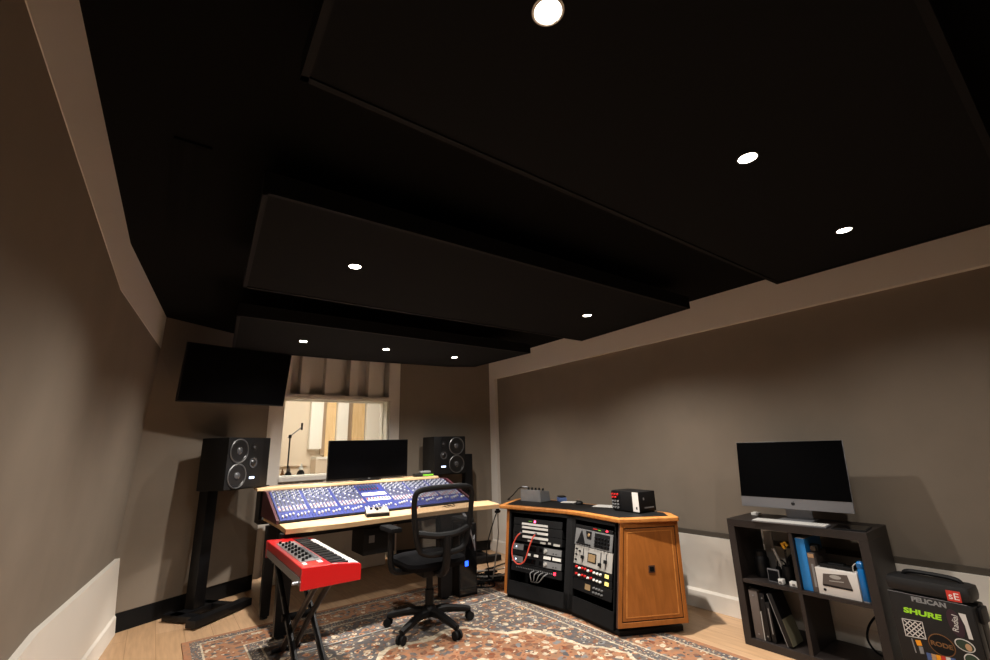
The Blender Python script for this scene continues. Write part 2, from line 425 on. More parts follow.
XR = 3.80; YCR = 5.28
mb = MB()
PR = [(XR, 0, 0), (XR, .556, 0), (XR + .05, .557, 1), (XR + .05, 2.286, 2), (XR, 2.288, 2), (XR, CEIL, None)]
for (x0, z0, mi), (x1, z1, _) in zip(PR, PR[1:]):
    mb.mi = mi
    mb.quad([(x0, YB, z0), (x0, 5.135, z0), (x1, 5.135, z1), (x1, YB, z1)])
mb.mi = 2; mb.quad([(XR, 5.135, 0), (XR, 5.35, 0), (XR, 5.35, CEIL), (XR, 5.135, CEIL)])
mb.quad([(XR, 5.135, .557), (XR + .05, 5.135, .557), (XR + .05, 5.135, 2.286), (XR, 5.135, 2.286)])
struct(mb, 'wall_right', [M['white'], M['fabric'], M['trimwall']], smooth=False)
mb = MB(); mb.bx((XR + .02, YB, .557), (XR + .049, 5.13, .592)); struct(mb, 'trim_1', M['reveal'])
mb = MB(); base_profile(mb, lambda y, d, z: (XR - d, y, z), YB, 5.27); struct(mb, 'baseboard_right', M['white'], smooth=False)
mb = MB(); mb.bx((-.75, YB - .1, 0), (4.3, YB, CEIL)); struct(mb, 'wall_back', M['plinth'])

# front wall: two angled fabric panels, black plinth under the left one, window bay between them
YW = 5.6
mb = MB()
PLb = [(-.24, 4.98, .145), (.975, 5.60, .145), (.975, 5.57, CEIL), (-.25, 4.80, CEIL)]
mb.slab(PLb, -.05)
PRb = [(2.55, 5.60, .135), (3.80, 5.28, .135), (3.80, 5.26, CEIL), (2.55, 5.58, CEIL)]
mb.slab(PRb, -.05)
struct(mb, 'wall_front', M['panel_fabric'], smooth=False)
mb = MB()
mb.hexa([(-.2, 4.995, 0), (.97, 5.62, 0), (.93, 5.72, 0), (-.26, 5.10, 0)], [(-.2, 4.995, .143), (.97, 5.62, .143), (.93, 5.72, .143), (-.26, 5.10, .143)])
mb.hexa([(2.56, 5.66, 0), (3.80, 5.34, 0), (3.84, 5.44, 0), (2.6, 5.76, 0)], [(2.56, 5.66, .133), (3.80, 5.34, .133), (3.84, 5.44, .133), (2.6, 5.76, .133)])  # black block put in for the shaded floor gap under the right panel
struct(mb, 'baseboard_front_and_shade', M['plinth'], smooth=False)

# window bay
WX0, WX1, WZ0, WZ1 = 1.13, 2.42, 1.075, 1.975
mb = MB()
mb.bx((.965, YW - .03, .1), (1.02, YW + .3, CEIL)); mb.bx((1.02, YW, .1), (WX0, YW + .3, CEIL))
mb.bx((WX1, YW, .1), (2.555, YW + .3, CEIL))
mb.bx((WX0, YW + .02, .0), (WX1, YW + .3, WZ0 - .04))
mb.bx((WX0, YW - .015, WZ0 - .04), (WX1, YW + .3, WZ0))
mb.bx((WX0, YW - .02, WZ1), (WX1, YW + .3, WZ1 + .035))
for sx in (1.36, 1.62, 1.9, 2.15): mb.bx((sx, YW + .008, .02), (sx + .03, YW + .022, WZ0 - .05))
struct(mb, 'trim_2', M['trimwall'], smooth=False)
# slatted diffuser over the window: wells of different depth
mb = MB(); wx = WX1 - WX0
for a, b, d in [(0, .035, 0), (.035, .12, .16), (.12, .2, 0), (.2, .34, .12), (.34, .42, 0), (.42, .5, .05), (.5, .575, .16), (.575, .655, 0), (.655, .765, .13), (.765, .845, .0), (.85, .92, .02), (.92, .985, .16), (.985, 1, 0)]:
    mb.bx((WX0 + a * wx, YW + .005 + d, WZ1 + .036), (WX0 + b * wx, YW + .31, CEIL))
struct(mb, 'trim_3', M['trimwall'], smooth=False)
# window
wf = MB()
for lo, hi in (((WX0 - .0, YW + .05, WZ0), (WX0 + .012, YW + .31, WZ1)), ((WX1 - .016, YW + .05, WZ0), (WX1, YW + .31, WZ1)), ((WX0, YW + .05, WZ0), (WX1, YW + .31, WZ0 + .014)), ((WX0, YW + .05, WZ1 - .014), (WX1, YW + .31, WZ1)),
               ((WX1 - .03, YW + .18, WZ0), (WX1 - .016, YW + .22, WZ1)), ((WX0, YW + .18, WZ1 - .026), (WX1, YW + .22, WZ1 - .014))): wf.bx(lo, hi)
win = struct(wf, 'window_1', M['live_white'], smooth=False)
mb = MB(); mb.bx((WX0 + .012, YW + .06, WZ0 + .014), (WX1 - .016, YW + .068, WZ1 - .014)); mb.build('window_glass', M['glass'], win, smooth=False)

# live room beyond the glass
mb = MB()
mb.bx((-.6, 6.0, -.1), (6.2, 8.9, 0)); mb.mi = 1
mb.bx((-.7, 8.7, 0), (6.2, 8.8, 2.9)); mb.bx((-.7, 6.0, 0), (-.6, 8.8, 2.9)); mb.bx((6.1, 6.0, 0), (6.2, 8.8, 2.9)); mb.bx((-.7, 5.9, 2.9), (6.2, 8.8, 3.0))
mb.bx((-.7, 5.92, 0), (.96, 6.0, 2.9)); mb.bx((2.56, 5.92, 0), (6.2, 6.0, 2.9)); mb.bx((.9, 5.92, 2.6), (2.6, 6.0, 2.9))
struct(mb, 'wall_live_room', [M['floor'], M['live_beige']], smooth=False)
YS = 8.55
def px_x(px, y):     # slat edges as read along the window's top edge, as world x on the far wall
    return px * y / 8.0
SL = [(2.05, 2.25, 1.40, 'live_white', .1), (2.25, 2.32, 1.3, 'live_painted_shade', .02), (2.32, 2.48, 1.1, 'live_wood', .05), (2.49, 2.68, 1.0, 'live_white', .12), (2.68, 2.78, 1.0, 'live_painted_shade', .02),
      (2.78, 3.00, 1.0, 'live_wood', .05), (3.02, 3.27, 1.0, 'live_white', .12), (3.27, 3.36, 1.0, 'live_painted_shade', .02), (3.36, 3.50, 1.0, 'live_wood', .05), (3.51, 3.72, 1.0, 'live_white', .15), (3.72, 3.86, 1.0, 'live_painted_shade', .04), (3.87, 4.2, 1.0, 'live_white', .14)]  # the darker strips paint in the shade between the slats
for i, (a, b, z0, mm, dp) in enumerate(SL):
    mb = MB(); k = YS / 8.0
    mb.bx((a * k, 8.7 - dp - .02, z0), (b * k, 8.699, 2.6)); o = mb.build('wall_slat_or_shade', M[mm], None, smooth=False); tag(o, kind='structure')
mb = MB(); mb.bx((2.12 * YS / 8, 8.35, 0), (3.2, 8.69, 1.22)); mb.bx((1.4, 8.66, 1.12), (2.2, 8.699, 1.14))
struct(mb, 'wall_live_ledge', M['live_beige'], smooth=False)
mb = MB(); mb.bx((2.12 * YS / 8, 8.34, 1.22), (3.2, 8.69, 1.26)); struct(mb, 'trim_4', M['live_white'], smooth=False)

# ------------------------------------------------------------------ ceiling clouds, lamps, vent
def cloud(label, poly, z, th=.09):
    cx = sum(p[0] for p in poly) / len(poly); cy = sum(p[1] for p in poly) / len(poly)
    t = thing('ceiling_cloud', label, 'ceiling panel', (cx, cy, z), 0, 'black acoustic ceiling clouds')
    P = [(x - cx, y - cy) for x, y in poly]
    MB().prism(P, 0, th).build('fabric_panel', M['cloud'], t, smooth=False)
    fr = MB(); n = len(P)
    for i in range(n):
        a, b = Vector(P[i]), Vector(P[(i + 1) % n]); d = (b - a).normalized(); nn = Vector((-d.y, d.x))
        if nn.dot(-a) < 0: nn = -nn
        w = .022; q = [a, b, b + nn * w, a + nn * w]
        fr.hexa([(p.x, p.y, -.006) for p in q], [(p.x, p.y, -.0004) for p in q])
    fr.build('edge_frame', M['cloudframe'], t, smooth=False)
    for sx in (.15, .85):
        for sy in (.25, .75):
            x = min(p[0] for p in P) * (1 - sx) + max(p[0] for p in P) * sx; y = min(p[1] for p in P) * (1 - sy) + max(p[1] for p in P) * sy
            MB().cyl((x, y, th), (x, y, CEIL - z), .006, n=8).build('hanger_rod', M['blkmetal'], t)
    return t
ZA, ZB, ZC = 2.38, 2.35, 2.31
cloud('largest black ceiling cloud with three lamps, overhead and nearest the camera', [(.15, .04), (3.33, .03), (3.345, 1.17), (.198, 1.16)], ZA)
cloud('middle black ceiling cloud with two lamps', [(.211, 1.784), (3.245, 1.765), (3.326, 2.99), (.307, 3.01)], ZB)
cloud('smallest black ceiling cloud with three lamps, hung before the window', [(.345, 3.53), (3.125, 3.55), (3.06, 4.53), (2.75, 4.68), (1.5, 4.80), (.46, 4.80)], ZC)

SPILL = .40
def lamp(loc, label, power, black=True, s=.7, aim=0.):
    t = thing('ceiling_downlight', label, 'ceiling lamp', loc, 0, 'recessed downlights in the ceiling clouds')
    MB().lathe([(.047 * s, .0), (.057 * s, -.001), (.058 * s, -.004), (.050 * s, -.006), (.047 * s, -.004)]).build('trim_ring', M['blkbaffle'] if black else M['can'], t)
    MB().lathe([(.0, -.0025), (.046 * s, -.0025), (.046 * s, -.004), (0, -.0045)]).build('lens', M['lens'], t)
    for nm, e, sz, bl in (('downlight_beam', power, 60, .35), ('downlight_spill', power * SPILL, 146, .75)):     # narrow beam and the weak wide spill of the trim
        l = D.lights.new(nm, 'SPOT'); l.energy = e; l.color = (1., .935, .86); l.spot_size = R(sz); l.spot_blend = bl; l.shadow_soft_size = .022
        lo = D.objects.new(nm, l); COL.objects.link(lo); lo.parent = t; lo.location = (0, 0, -.02); lo.rotation_euler = (aim if e == power else 0, 0, 0)
    return t
PA, PB, PC = 105, 255, 170
lamp((.644, .60, ZA), 'brightest recessed downlight at the top edge of the photo', PA, False)
lamp((1.68, .60, ZA), 'recessed downlight in the middle of the largest ceiling cloud', PA)
lamp((2.75, .605, ZA), 'recessed downlight of the largest ceiling cloud close to the long wall with the desktop computer', PA)
lamp((.773, 2.332, ZB), 'recessed downlight in the middle cloud above the red keyboard side', PB)
lamp((2.68, 2.328, ZB), 'recessed downlight in the middle cloud above the rack desk side', PB)
lamp((.94, 4.13, ZC), 'downlight of the smallest cloud closest to the hanging television', PC, aim=R(11))
lamp((1.713, 4.10, ZC), 'middle downlight of the smallest ceiling cloud before the window', PC, aim=R(11))
lamp((2.52, 4.13, ZC), 'downlight of the smallest cloud closest to the long wall with the desktop computer', PC, aim=R(11))

t = thing('ceiling_vent', 'black slot air vent in the ceiling beside the largest cloud', 'air vent', (-.03, 2.46, CEIL))
MB().bx((-.07, -.5, -.012), (.06, .5, -.001)).build('frame', M['ceil'], t, smooth=False)
sl = MB(); sl.bx((-.055, -.49, -.014), (-.03, .49, -.0125)); sl.bx((.0, -.49, -.014), (.03, .49, -.0125)); sl.build('slots', M['dark'], t, smooth=False)

# ------------------------------------------------------------------ rugs
def rug(lo, hi, th, z, label, nm):
    cx, cy = (lo[0] + hi[0]) / 2, (lo[1] + hi[1]) / 2; hx, hy = (hi[0] - lo[0]) / 2, (hi[1] - lo[1]) / 2
    o = MB().box((0, 0, th / 2), (2 * hx, 2 * hy, th), 0, .003).build('rug', rug_mat(nm, hx, hy)); o.location = (cx, cy, z)
    return tag(o, label, 'rug')
rug((.33, -.5), (3.15, 4.43), .01, .0005, 'worn oriental rug in rust, cream and slate on the oak floor', 'oriental rug')
tag(MB().tube([(.95, 3.643, .0155), (1.8, 3.645, .0155), (2.74, 3.643, .0155)], .0048, 6).build('floor_cable_or_light_line', M['ltgrey']), 'thin straight pale strip standing in for a line of light across the rug under the office chair', 'cable')  # pale tube added to stand in for a bright line of light

# ------------------------------------------------------------------ desk
desk = thing('studio_desk', 'long maple studio desk on black legs below the window, carrying the mixing console', 'desk', (1.9, 4.3, 0))
def L3(x, y, z): return (x - 1.9, y - 4.3, z)
mb = MB(Matrix.Translation((-1.9, -4.3, 0)))
mb.prism([(.885, 3.96), (1.3, 3.90), (1.93, 3.925), (2.55, 3.925), (2.885, 3.87), (3.0, 4.23), (2.86, 4.26), (2.82, 4.95), (.9, 4.95), (.9, 4.27)], .735, .775)
mb.build('desktop', M['maple'], desk, smooth=False, bevel=.004)
mb = MB(Matrix.Translation((-1.9, -4.3, 0)))
mb.prism([(.815, 4.90), (1.5, 4.86), (2.40, 4.82), (2.71, 4.82), (2.76, 5.12), (2.7, 5.2), (.83, 5.2)], 1.003, 1.027)
mb.build('riser_shelf', M['maple'], desk, smooth=False, bevel=.003)
mb = MB(Matrix.Translation((-1.9, -4.3, 0)))
mb.bx((.95, 4.2, .67), (2.75, 4.24, .735)); mb.bx((.95, 4.9, .55), (2.75, 4.93, .735)); mb.bx((1.0, 4.24, .69), (1.05, 4.9, .735)); mb.bx((2.65, 4.24, .69), (2.7, 4.9, .735))
mb.build('under_frame', M['blkmetal'], desk, smooth=False)
mb = MB(Matrix.Translation((-1.9, -4.3, 0)))
mb.bx((.86, 4.98, .74), (.89, 5.18, 1.003)); mb.bx((2.68, 4.98, .74), (2.71, 5.18, 1.003)); mb.bx((1.75, 5.0, .74), (1.78, 5.18, 1.003)); mb.bx((.86, 4.95, .70), (2.71, 5.18, .74))
mb.build('riser_support', M['blkmetal'], desk, smooth=False)
def leg(x, y, w=.1):
    m_ = MB(Matrix.Translation((x - 1.9, y - 4.3, 0)))
    m_.hexa([(-w * .45, -.03, .03), (w * .45, -.03, .03), (w * .45, .03, .03), (-w * .45, .03, .03)], [(-w * .55, -.035, .735), (w * .55, -.035, .735), (w * .55, .035, .735), (-w * .55, .035, .735)])
    o = m_.build('leg', M['blkmetal'], desk, smooth=False, bevel=.004)
    f_ = MB(Matrix.Translation((x - 1.9, y - 4.3, 0))); f_.lathe([(.026, .0107), (.03, .012), (.03, .03)], n=16); f_.build('foot', M['rubber'], o)
leg(.915, 4.03); leg(.90, 4.56, .08); leg(2.30, 3.97, .13); leg(2.62, 4.62, .08)

# equipment box hung under the desk
t = thing('equipment_box', 'black equipment box hung under the desk between red keyboard and chair', 'equipment', (1.74, 4.33, .44))
MB().bx((-.15, -.15, 0), (.15, .15, .219), .006).build('housing', M['blk'], t)
MB().bx((-.10, -.156, .10), (-.05, -.1505, .16)).build('plate', M['grey'], t)
MB().bx((-.17, -.02, .2195), (.17, .02, .2375)).build('bracket', M['blkmetal'], t)

# ------------------------------------------------------------------ mixing console
con = thing('mixing_console', 'wide blue mixing console with rows of knobs and faders on the maple desk', 'mixing console', (1.84, 4.27, .776))
CW = .96
y0, z0, y1, z1 = 0., .018, .57, .215
mb = MB()
mb.hexa([(-CW, y0 - .01, 0), (CW - .02, y0 - .01, 0), (CW - .02, .66, 0), (-CW, .66, 0)],
        [(-CW, y0 - .01, z0 - .003), (CW - .02, y0 - .01, z0 - .003), (CW - .02, .66, z1 + .004), (-CW, .66, z1 + .004)])
mb.build('chassis', M['blk'], con, smooth=False)
sl_len = math.hypot(y1 - y0, z1 - z0); sa = math.atan2(z1 - z0, y1 - y0)
for sx in (-1, 1):
    mb = MB(); xx = sx * (CW - .001); w = .022
    prof = [(-.02, 0), (-.02, z0 + .012), (.52, z1 + .010), (.66, z1 + .009), (.66, 0)]
    mb.hexa([(xx - w / 2, y, z) for y, z in prof], [(xx + w / 2, y, z) for y, z in prof]); mb.build('end_cheek', M['burgundy'], con, smooth=False, bevel=.003)
mb = MB(); mb.bx((-CW + .02, .562, z1 - .012), (CW - .03, .655, z1 + .006)); mb.build('rear_connector_rail', M['burgundy'], con, smooth=False)
mb = MB()
for i in range(58): mb.cyl((-CW + .05 + i * .0318, .535, z1 - .008), (-CW + .05 + i * .0318, .532, z1 + .006), .006, n=8)
o = mb.build('rear_connectors', M['grey'], con); o['kind'] = 'stuff'
SM = Matrix.Rotation(sa, 4, 'X')      # local plane: x along desk, y up the slope
def slope(x, v, h=0.): return Matrix.Translation((0, y0, z0)) @ SM @ Vector((x, v, h))
SP = Matrix.Translation((0, y0, z0)) @ SM
NB, bw = 7, (2 * CW - .05) / 7
fader_me = None
def bank(i):
    xa = -CW + .025 + i * bw
    bk = D.objects.new('channel_bank', None); COL.objects.link(bk); bk.parent = con; bk.matrix_local = SP @ Matrix.Translation((xa, 0, 0))
    MB().bx((.0015, 0, 0), (bw - .0015, sl_len - .003, .006)).build('bank_plate', M['blue'], bk, smooth=False)
    master = (i == 3)
    st, kw, kt, rb, so = MB(), MB(), MB(), MB(), MB()
    n = 8; cw = (bw - .022) / n
    # upright fields
    for c in range(n):
        x = .011 + (c + .5) * cw
        if not master:
            st.bx((x - cw * .43, .155, .0061), (x + cw * .43, sl_len - .012, .0075))
            for k, v in enumerate((.575, .548, .521, .494, .467, .440)):
                (kw if (k + c) % 2 == 0 else kt).cyl((x + (.003 if k % 2 else -.003), v, .0075), (x + (.003 if k % 2 else -.003), v, .02), .0062, .005, n=8)
                if k % 2: kw.cyl((x - .008, v + .012, .0075), (x - .008, v + .012, .012), .003, n=6)
            so.bx((x - .0035, .27, .0076), (x + .0035, .42, .0085)); so.bx((x + .006, .30, .0076), (x + .009, .40, .0082))
            kw.bx((x - .006, .30 + .03 * ((c * 3 + i) % 4), .0085), (x + .006, .315 + .03 * ((c * 3 + i) % 4), .016))
            for k, v in enumerate((.245, .222, .198, .176)):
                (rb if (c + k + i) % 3 == 0 else kw).bx((x - .008, v - .006, .0075), (x + .006, v + .005, .013))
        else:
            if c < 7:
                kt.bx((x - .008, .44, .0061), (x + .008, .555, .011)); rb.cyl((x, .46, .011), (x, .46, .02), .005, n=6)
            kw.bx((x - .007, .345, .0085), (x + .007, .36, .016)); rb.bx((x - .005, .33, .0085), (x + .007, .343, .012))
            for k, v in enumerate((.25, .225)): (rb if c % 2 == 0 else kt).bx((x - .007, v - .006, .0085), (x + .007, v + .006, .014))
        so.bx((x - .002, .02, .0061), (x + .002, .13, .0068))
    if master:
        st.bx((.01, .32, .0061), (bw - .01, .385, .0084)); st.bx((.02, .20, .0061), (bw - .008, .27, .0084))
    st.build('strip_plates', M['offwhite'] if master else M['strip'], bk, smooth=False)
    a = kw.build('ivory_knobs', M['knobw'], bk, smooth=False); b = kt.build('dark_knobs', M['knobt'], bk, smooth=False)
    c_ = rb.build('red_buttons', M['redp'] if master else M['knobp'], bk, smooth=False); d = so.build('fader_slots', M['slot'], bk, smooth=False)
    for o in (a, b, c_, d): o['kind'] = 'stuff'
    global fader_me
    for c in range(n):
        x = .011 + (c + .5) * cw
        if fader_me is None:
            m_ = MB(); m_.box((0, 0, .008), (.013, .026, .014), 0, .002); m_.mi = 1; m_.bx((-.0067, -.0015, .0145), (.0067, .0015, .0155))
            o = m_.build('fader', [M['knobw'], M['slot']], bk); fader_me = o.data
        else:
            o = D.objects.new('fader', fader_me); COL.objects.link(o); o.parent = bk
        o.location = (x, .05 + .012 * ((c * 5 + i * 3) % 4) + (.02 if i > 3 else 0), .0068)
for i in range(NB): bank(i)

# talkback box, pens on the desk
t = thing('talkback_box', 'small box with beige sloped top on the front edge of the desk', 'controller', (1.672, 4.09, .776), R(-16))
MB().hexa([(-.1, -.09, 0), (.1, -.09, 0), (.1, .1, 0), (-.1, .1, 0)], [(-.1, -.09, .028), (.1, -.09, .028), (.1, .1, .055), (-.1, .1, .055)]).build('housing', M['blk'], t, smooth=False, bevel=.003)
MB().hexa([(-.098, -.088, .0285), (.098, -.088, .0285), (.098, .098, .0555), (-.098, .098, .0555)], [(-.098, -.088, .034), (.098, -.088, .034), (.098, .098, .061), (-.098, .098, .061)]).build('top_plate', M['talk'], t, smooth=False)
for x, y in ((-.05, .03), (-.01, .04), (.03, .035), (.0, 0)): MB().cyl((x, y, .04), (x, y, .066), .012, .01, n=12).build('knob', M['blk'], t)
t = thing('red_marker', 'small red marker with pale cap on the desk behind the talkback box', 'marker', (2.12, 4.235, .783), R(10))
MB().cyl((-.05, 0, 0), (.03, 0, 0), .0065, n=10).build('barrel', M['redp'], t); MB().cyl((.03, 0, 0), (.06, 0, 0), .0065, n=10).build('cap', M['offwhite'], t)
t = thing('eyeglasses', 'dark folded eyeglasses lying on the desk edge beyond the office chair', 'glasses', (2.42, 4.08, .776), R(8))
mb = MB()
for sx in (-1, 1): mb.tube([(sx * .035 + .026 * math.cos(a), .02 * math.sin(a), .012 + .01 * math.sin(a)) for a in [k * PI / 6 for k in range(12)]], .003, 6, True)
mb.tube([(-.01, 0, .014), (0, 0, .016), (.01, 0, .014)], .003, 6); mb.build('frame', M['blk'], t)
for sx in (-1, 1): MB().tube([(sx * .06, .0, .012), (sx * .05, .05, .004), (-sx * .04, .055, .004)], .0028, 6).build('temple', M['blk'], t)

# ------------------------------------------------------------------ ultrawide monitor on the riser shelf
t = thing('computer_monitor', 'black ultrawide monitor on the maple shelf in front of the window', 'monitor', (1.925, 4.98, 1.028), R(-1))
MB().bx((-.452, -.012, .012), (.452, .02, .428), .004).build('housing', M['blk'], t)
MB().bx((-.446, -.0135, .03), (.446, -.0122, .423)).build('screen', M['screen'], t, smooth=False)
MB().bx((-.012, -.0145, .017), (.012, -.0125, .026)).build('badge', M['grey'], t, smooth=False)
mb = MB(); mb.bx((-.03, .02, .0), (.03, .05, .25)); mb.bx((-.12, -.05, 0), (.12, .14, .01)); mb.build('stand', M['blk'], t)

# small gadget by the speaker
t = thing('headphone_amplifier', 'small black gadget with a green front edge on the shelf beside the monitor', 'gadget', (2.585, 4.97, 1.028), R(-12))
MB().bx((-.11, -.07, 0), (.11, .07, .032), .006).build('body', M['blk'], t)
MB().bx((-.02, -.0715, .008), (.105, -.0702, .024)).build('green_strip', M['green'], t, smooth=False)
MB().box((.02, 0, .048), (.13, .09, .028), 0, .012).build('top_cover', M['grey'], t)

# ------------------------------------------------------------------ studio speakers
def speaker(label, loc, rz, mirror):
    """face in the local xz plane looking to -y; outer side first"""
    s = -1 if mirror else 1
    W, H, Dp = (.445 if mirror else .53), .455, (.32 if mirror else .285)
    t = thing('studio_speaker', label, 'speaker', loc, rz, 'studio monitor speakers')
    MB().bx((-W / 2, 0, 0), (W / 2, Dp, H), .008).build('cabinet', M['blk'], t)
    MB().bx((-W / 2 + (.0 if not mirror else .1), -.004, .006), (W / 2 - (.1 if not mirror else 0), -.0002, H - .006)).build('baffle', M['baffle'], t, smooth=False)
    Q = Matrix.Rotation(R(90), 4, 'X')   # local z -> -y
    for zz in (.335, .115):
        x = s * (-W / 2 + .13)
        o = MB().lathe([(.108, .0), (.110, .006), (.104, .010), (.099, .008), (.098, .004)], (x, -.004, zz), Q, 32).build('woofer', M['ring'], t)
        MB().lathe([(.097, .006), (.088, .008), (.082, .002), (.034, -.0005 + .001), (.03, .002)], (x, -.0045, zz), Q, 32).build('cone', M['grille'], o)
        MB().lathe([(.036, .001), (.034, .008), (.026, .014), (.012, .018), (0, .019)], (x, -.0052, zz), Q, 24).build('dust_cap', M['dome'], o)
    x = s * (-W / 2 + .315)
    o = MB().lathe([(.048, 0), (.048, .006), (.04, .006), (.034, .003)], (x, -.0042, .225), Q, 24).build('midrange', M['dome'], t)
    MB().lathe([(.033, .003), (.026, .012), (.014, .018), (0, .02)], (x, -.0042, .225), Q, 20).build('dome', M['grille'], o)
    o = MB().lathe([(.036, 0), (.036, .004), (.03, .004), (.018, .001)], (x, -.0042, .365), Q, 24).build('tweeter', M['grille'], t)
    MB().lathe([(.016, .001), (.012, .008), (0, .011)], (x, -.0042, .365), Q, 16).build('dome', M['dome'], o)
    MB().bx((x - .03, -.0058, .082), (x + .03, -.0042, .100)).build('badge', M['whiteled'], t, smooth=False)
    return t
def facing(px, py, tx, ty): return math.atan2(ty, tx)
# left pair member: face from (.54,4.73) to (.92,5.06)
speaker('black two-woofer speaker on the tall stand below the hanging television', (.715, 4.875, 1.04), math.atan2(.33, .39), False)
speaker('black two-woofer speaker beside the far end of the mixing console', (2.985, 5.02, 1.03), R(-2), True)
# stands
def stand(label, pz, loc, rz, s, plate_pts, ztop):
    t = thing('speaker_stand', label, 'speaker stand', (loc[0], loc[1], 0), rz, 'black speaker stands')
    MB().bx((-.055, -.05, .05), (.055, .05, ztop), .004).build('post', M['blkmetal'], t)
    mb = MB(); mb.bx((-.29, -.34, .012), (.29, -.24, .07), .004)
    mb.bx((-.2, -.25, .012), (-.12, .12, .06), .004); mb.bx((.12, -.25, .012), (.2, .12, .06), .004); mb.bx((-.2, -.06, .012), (.2, .06, .06), .004)
    o = mb.build('base', M['blkmetal'], t)
    for x, y in ((-.25, -.29), (.25, -.29), (-.16, .1), (.16, .1)): MB().lathe([(.018, .0005), (.02, .003), (.02, .012)], (x, y, 0), None, 12).build('foot', M['rubber'], o)
    mb = MB(); mb.hexa([(x, y, pz - .009) for x, y in plate_pts], [(x, y, pz - .0006) for x, y in plate_pts]); mb.build('carrier_plate', M['blkmetal'], t, smooth=False)
    return t
stand('tall black speaker stand with a forked floor base by the angled wall panel', 1.04, (.445, 5.12), R(38), 1, [(-.05, -.3), (.42, -.3), (.42, .05), (-.05, .05)], 1.40)
stand('tall black speaker stand behind the far end of the desk', 1.03, (3.31, 5.13), R(-10), 1, [(-.50, -.12), (-.1, -.12), (-.02, .06), (-.50, .2)], 1.26)

# ------------------------------------------------------------------ television on an arm
t = thing('wall_television', 'large black television hanging high beside the window, screen switched off', 'television', (.525, 4.77, 1.795), R(13.5))
TQ = Matrix.Rotation(R(10), 4, 'X')
MB(TQ).bx((-.455, -.01, 0), (.455, .03, .515), .005).build('housing', M['blk'], t)
MB(TQ).bx((-.447, -.0115, .012), (.447, -.0102, .507)).build('screen', M['screen'], t, smooth=False)
mb = MB(); mb.bx((-.15, .0, .15), (.15, .015, .36)); mb.cyl((0, .01, .25), (-.1, .44, .25), .03, n=12); mb.build('wall_arm', M['blkmetal'], t)

# ------------------------------------------------------------------ red stage keyboard and its stand
t = thing('stage_keyboard', 'red stage keyboard with grey control panel reaching under the desk front', 'keyboard', (.752, 2.895, .59), R(-.6))
KL, KW, KH = 1.09, .335, .115
mb = MB(); mb.bx((0.012, 0.02, .012), (KW, KL - .02, .06), .003); mb.build('chassis', M['blk'], t)
mb = MB(); mb.hexa([(.0, .03, .06), (.175, .03, .06), (.175, KL - .02, .06), (.0, KL - .02, .06)], [(.0, .03, KH), (.175, .03, KH - .004), (.175, KL - .02, KH - .004), (.0, KL - .02, KH)]); mb.build('red_top', M['red'], t, smooth=False, bevel=.006)
mb = MB(); mb.bx((-.002, .03, .015), (.008, KL - .02, .06)); mb.build('rear_panel', M['grey'], t, smooth=False)
for yy in (0, KL - .03):
    mb = MB(); p = [(-.004, .0), (KW + .006, .0), (KW + .006, KH - .028), (KW - .02, KH - .018), (.19, KH - .002), (0.004, KH + .004), (-.004, KH)]
    mb.hexa([(x, yy, z) for x, z in p], [(x, yy + .03, z) for x, z in p]); mb.build('end_cheek', M['red'], t, smooth=False, bevel=.004)
mb = MB(); n = 43; kw = (KL - .07) / n
for i in range(n): mb.bx((.178, .034 + i * kw + .0006, .062), (KW, .034 + (i + 1) * kw - .0006, .090))
mb.build('white_keys', M['offwhite'], t, smooth=False)
mb = MB()
for i in range(n - 1):
    if i % 7 in (0, 2, 3, 5, 6): mb.bx((.178, .034 + (i + 1) * kw - .0085, .0902), (.276, .034 + (i + 1) * kw + .0085, .108))
mb.build('black_keys', M['blk'], t, smooth=False, bevel=.001)
mb = MB(); mb.bx((.03, .17, KH - .001), (.155, KL - .18, KH + .0015)); cp = mb.build('control_panel', M['grey'], t, smooth=False)
for i in range(22):
    y = .2 + i * .032; MB().cyl((.05 + .028 * (i % 3), y, KH + .0016), (.05 + .028 * (i % 3), y, KH + .018), .010, .008, n=10).build('knob', M['blk'], cp)
for i in range(14): MB().bx((.118, .21 + i * .028, KH + .0016), (.142, .222 + i * .028, KH + .012)).build('drawbar', M['silver'], cp, smooth=False)
for lo, hi in (((.03, .10, KH - .001), (.05, .15, KH + .0012)), ((.115, .10, KH - .002), (.14, .155, KH + .0008)), ((.05, KL - .2, KH - .001), (.1, KL - .17, KH + .0012))): MB().bx(lo, hi).build('badge', M['offwhite'], t, smooth=False)

MB().cyl((-.035, .07, .03), (-.0025, .07, .03), .009, n=10).build('jack_plug', M['silver'], t)
t = thing('keyboard_stand', 'black folding cross-frame stand under the red keyboard', 'stand', (.905, 3.45, 0), R(-.6))
for x in (-.08, .075): MB().tube([(x, .47, .565), (x, .02, .31), (x, -.45, .035)], .019, 8).build('leg', M['blkmetal'], t)
for x in (-.025, .055): MB().tube([(x, -.40, .565), (x, .0, .28), (x, .30, .035)], .019, 8).build('leg', M['leg_sheen'], t)
for y in (-.40, .47): MB().tube([(-.11, y, .568), (.2, y, .568)], .016, 8).build('support_arm', M['blkmetal'], t)
for y in (-.45, .31): MB().tube([(-.1, y, .028), (.09, y, .028)], .016, 8).build('floor_bar', M['blkmetal'], t)
MB().cyl((-.11, .02, .305), (.1, .02, .305), .022, n=14).build('pivot', M['rubber'], t)
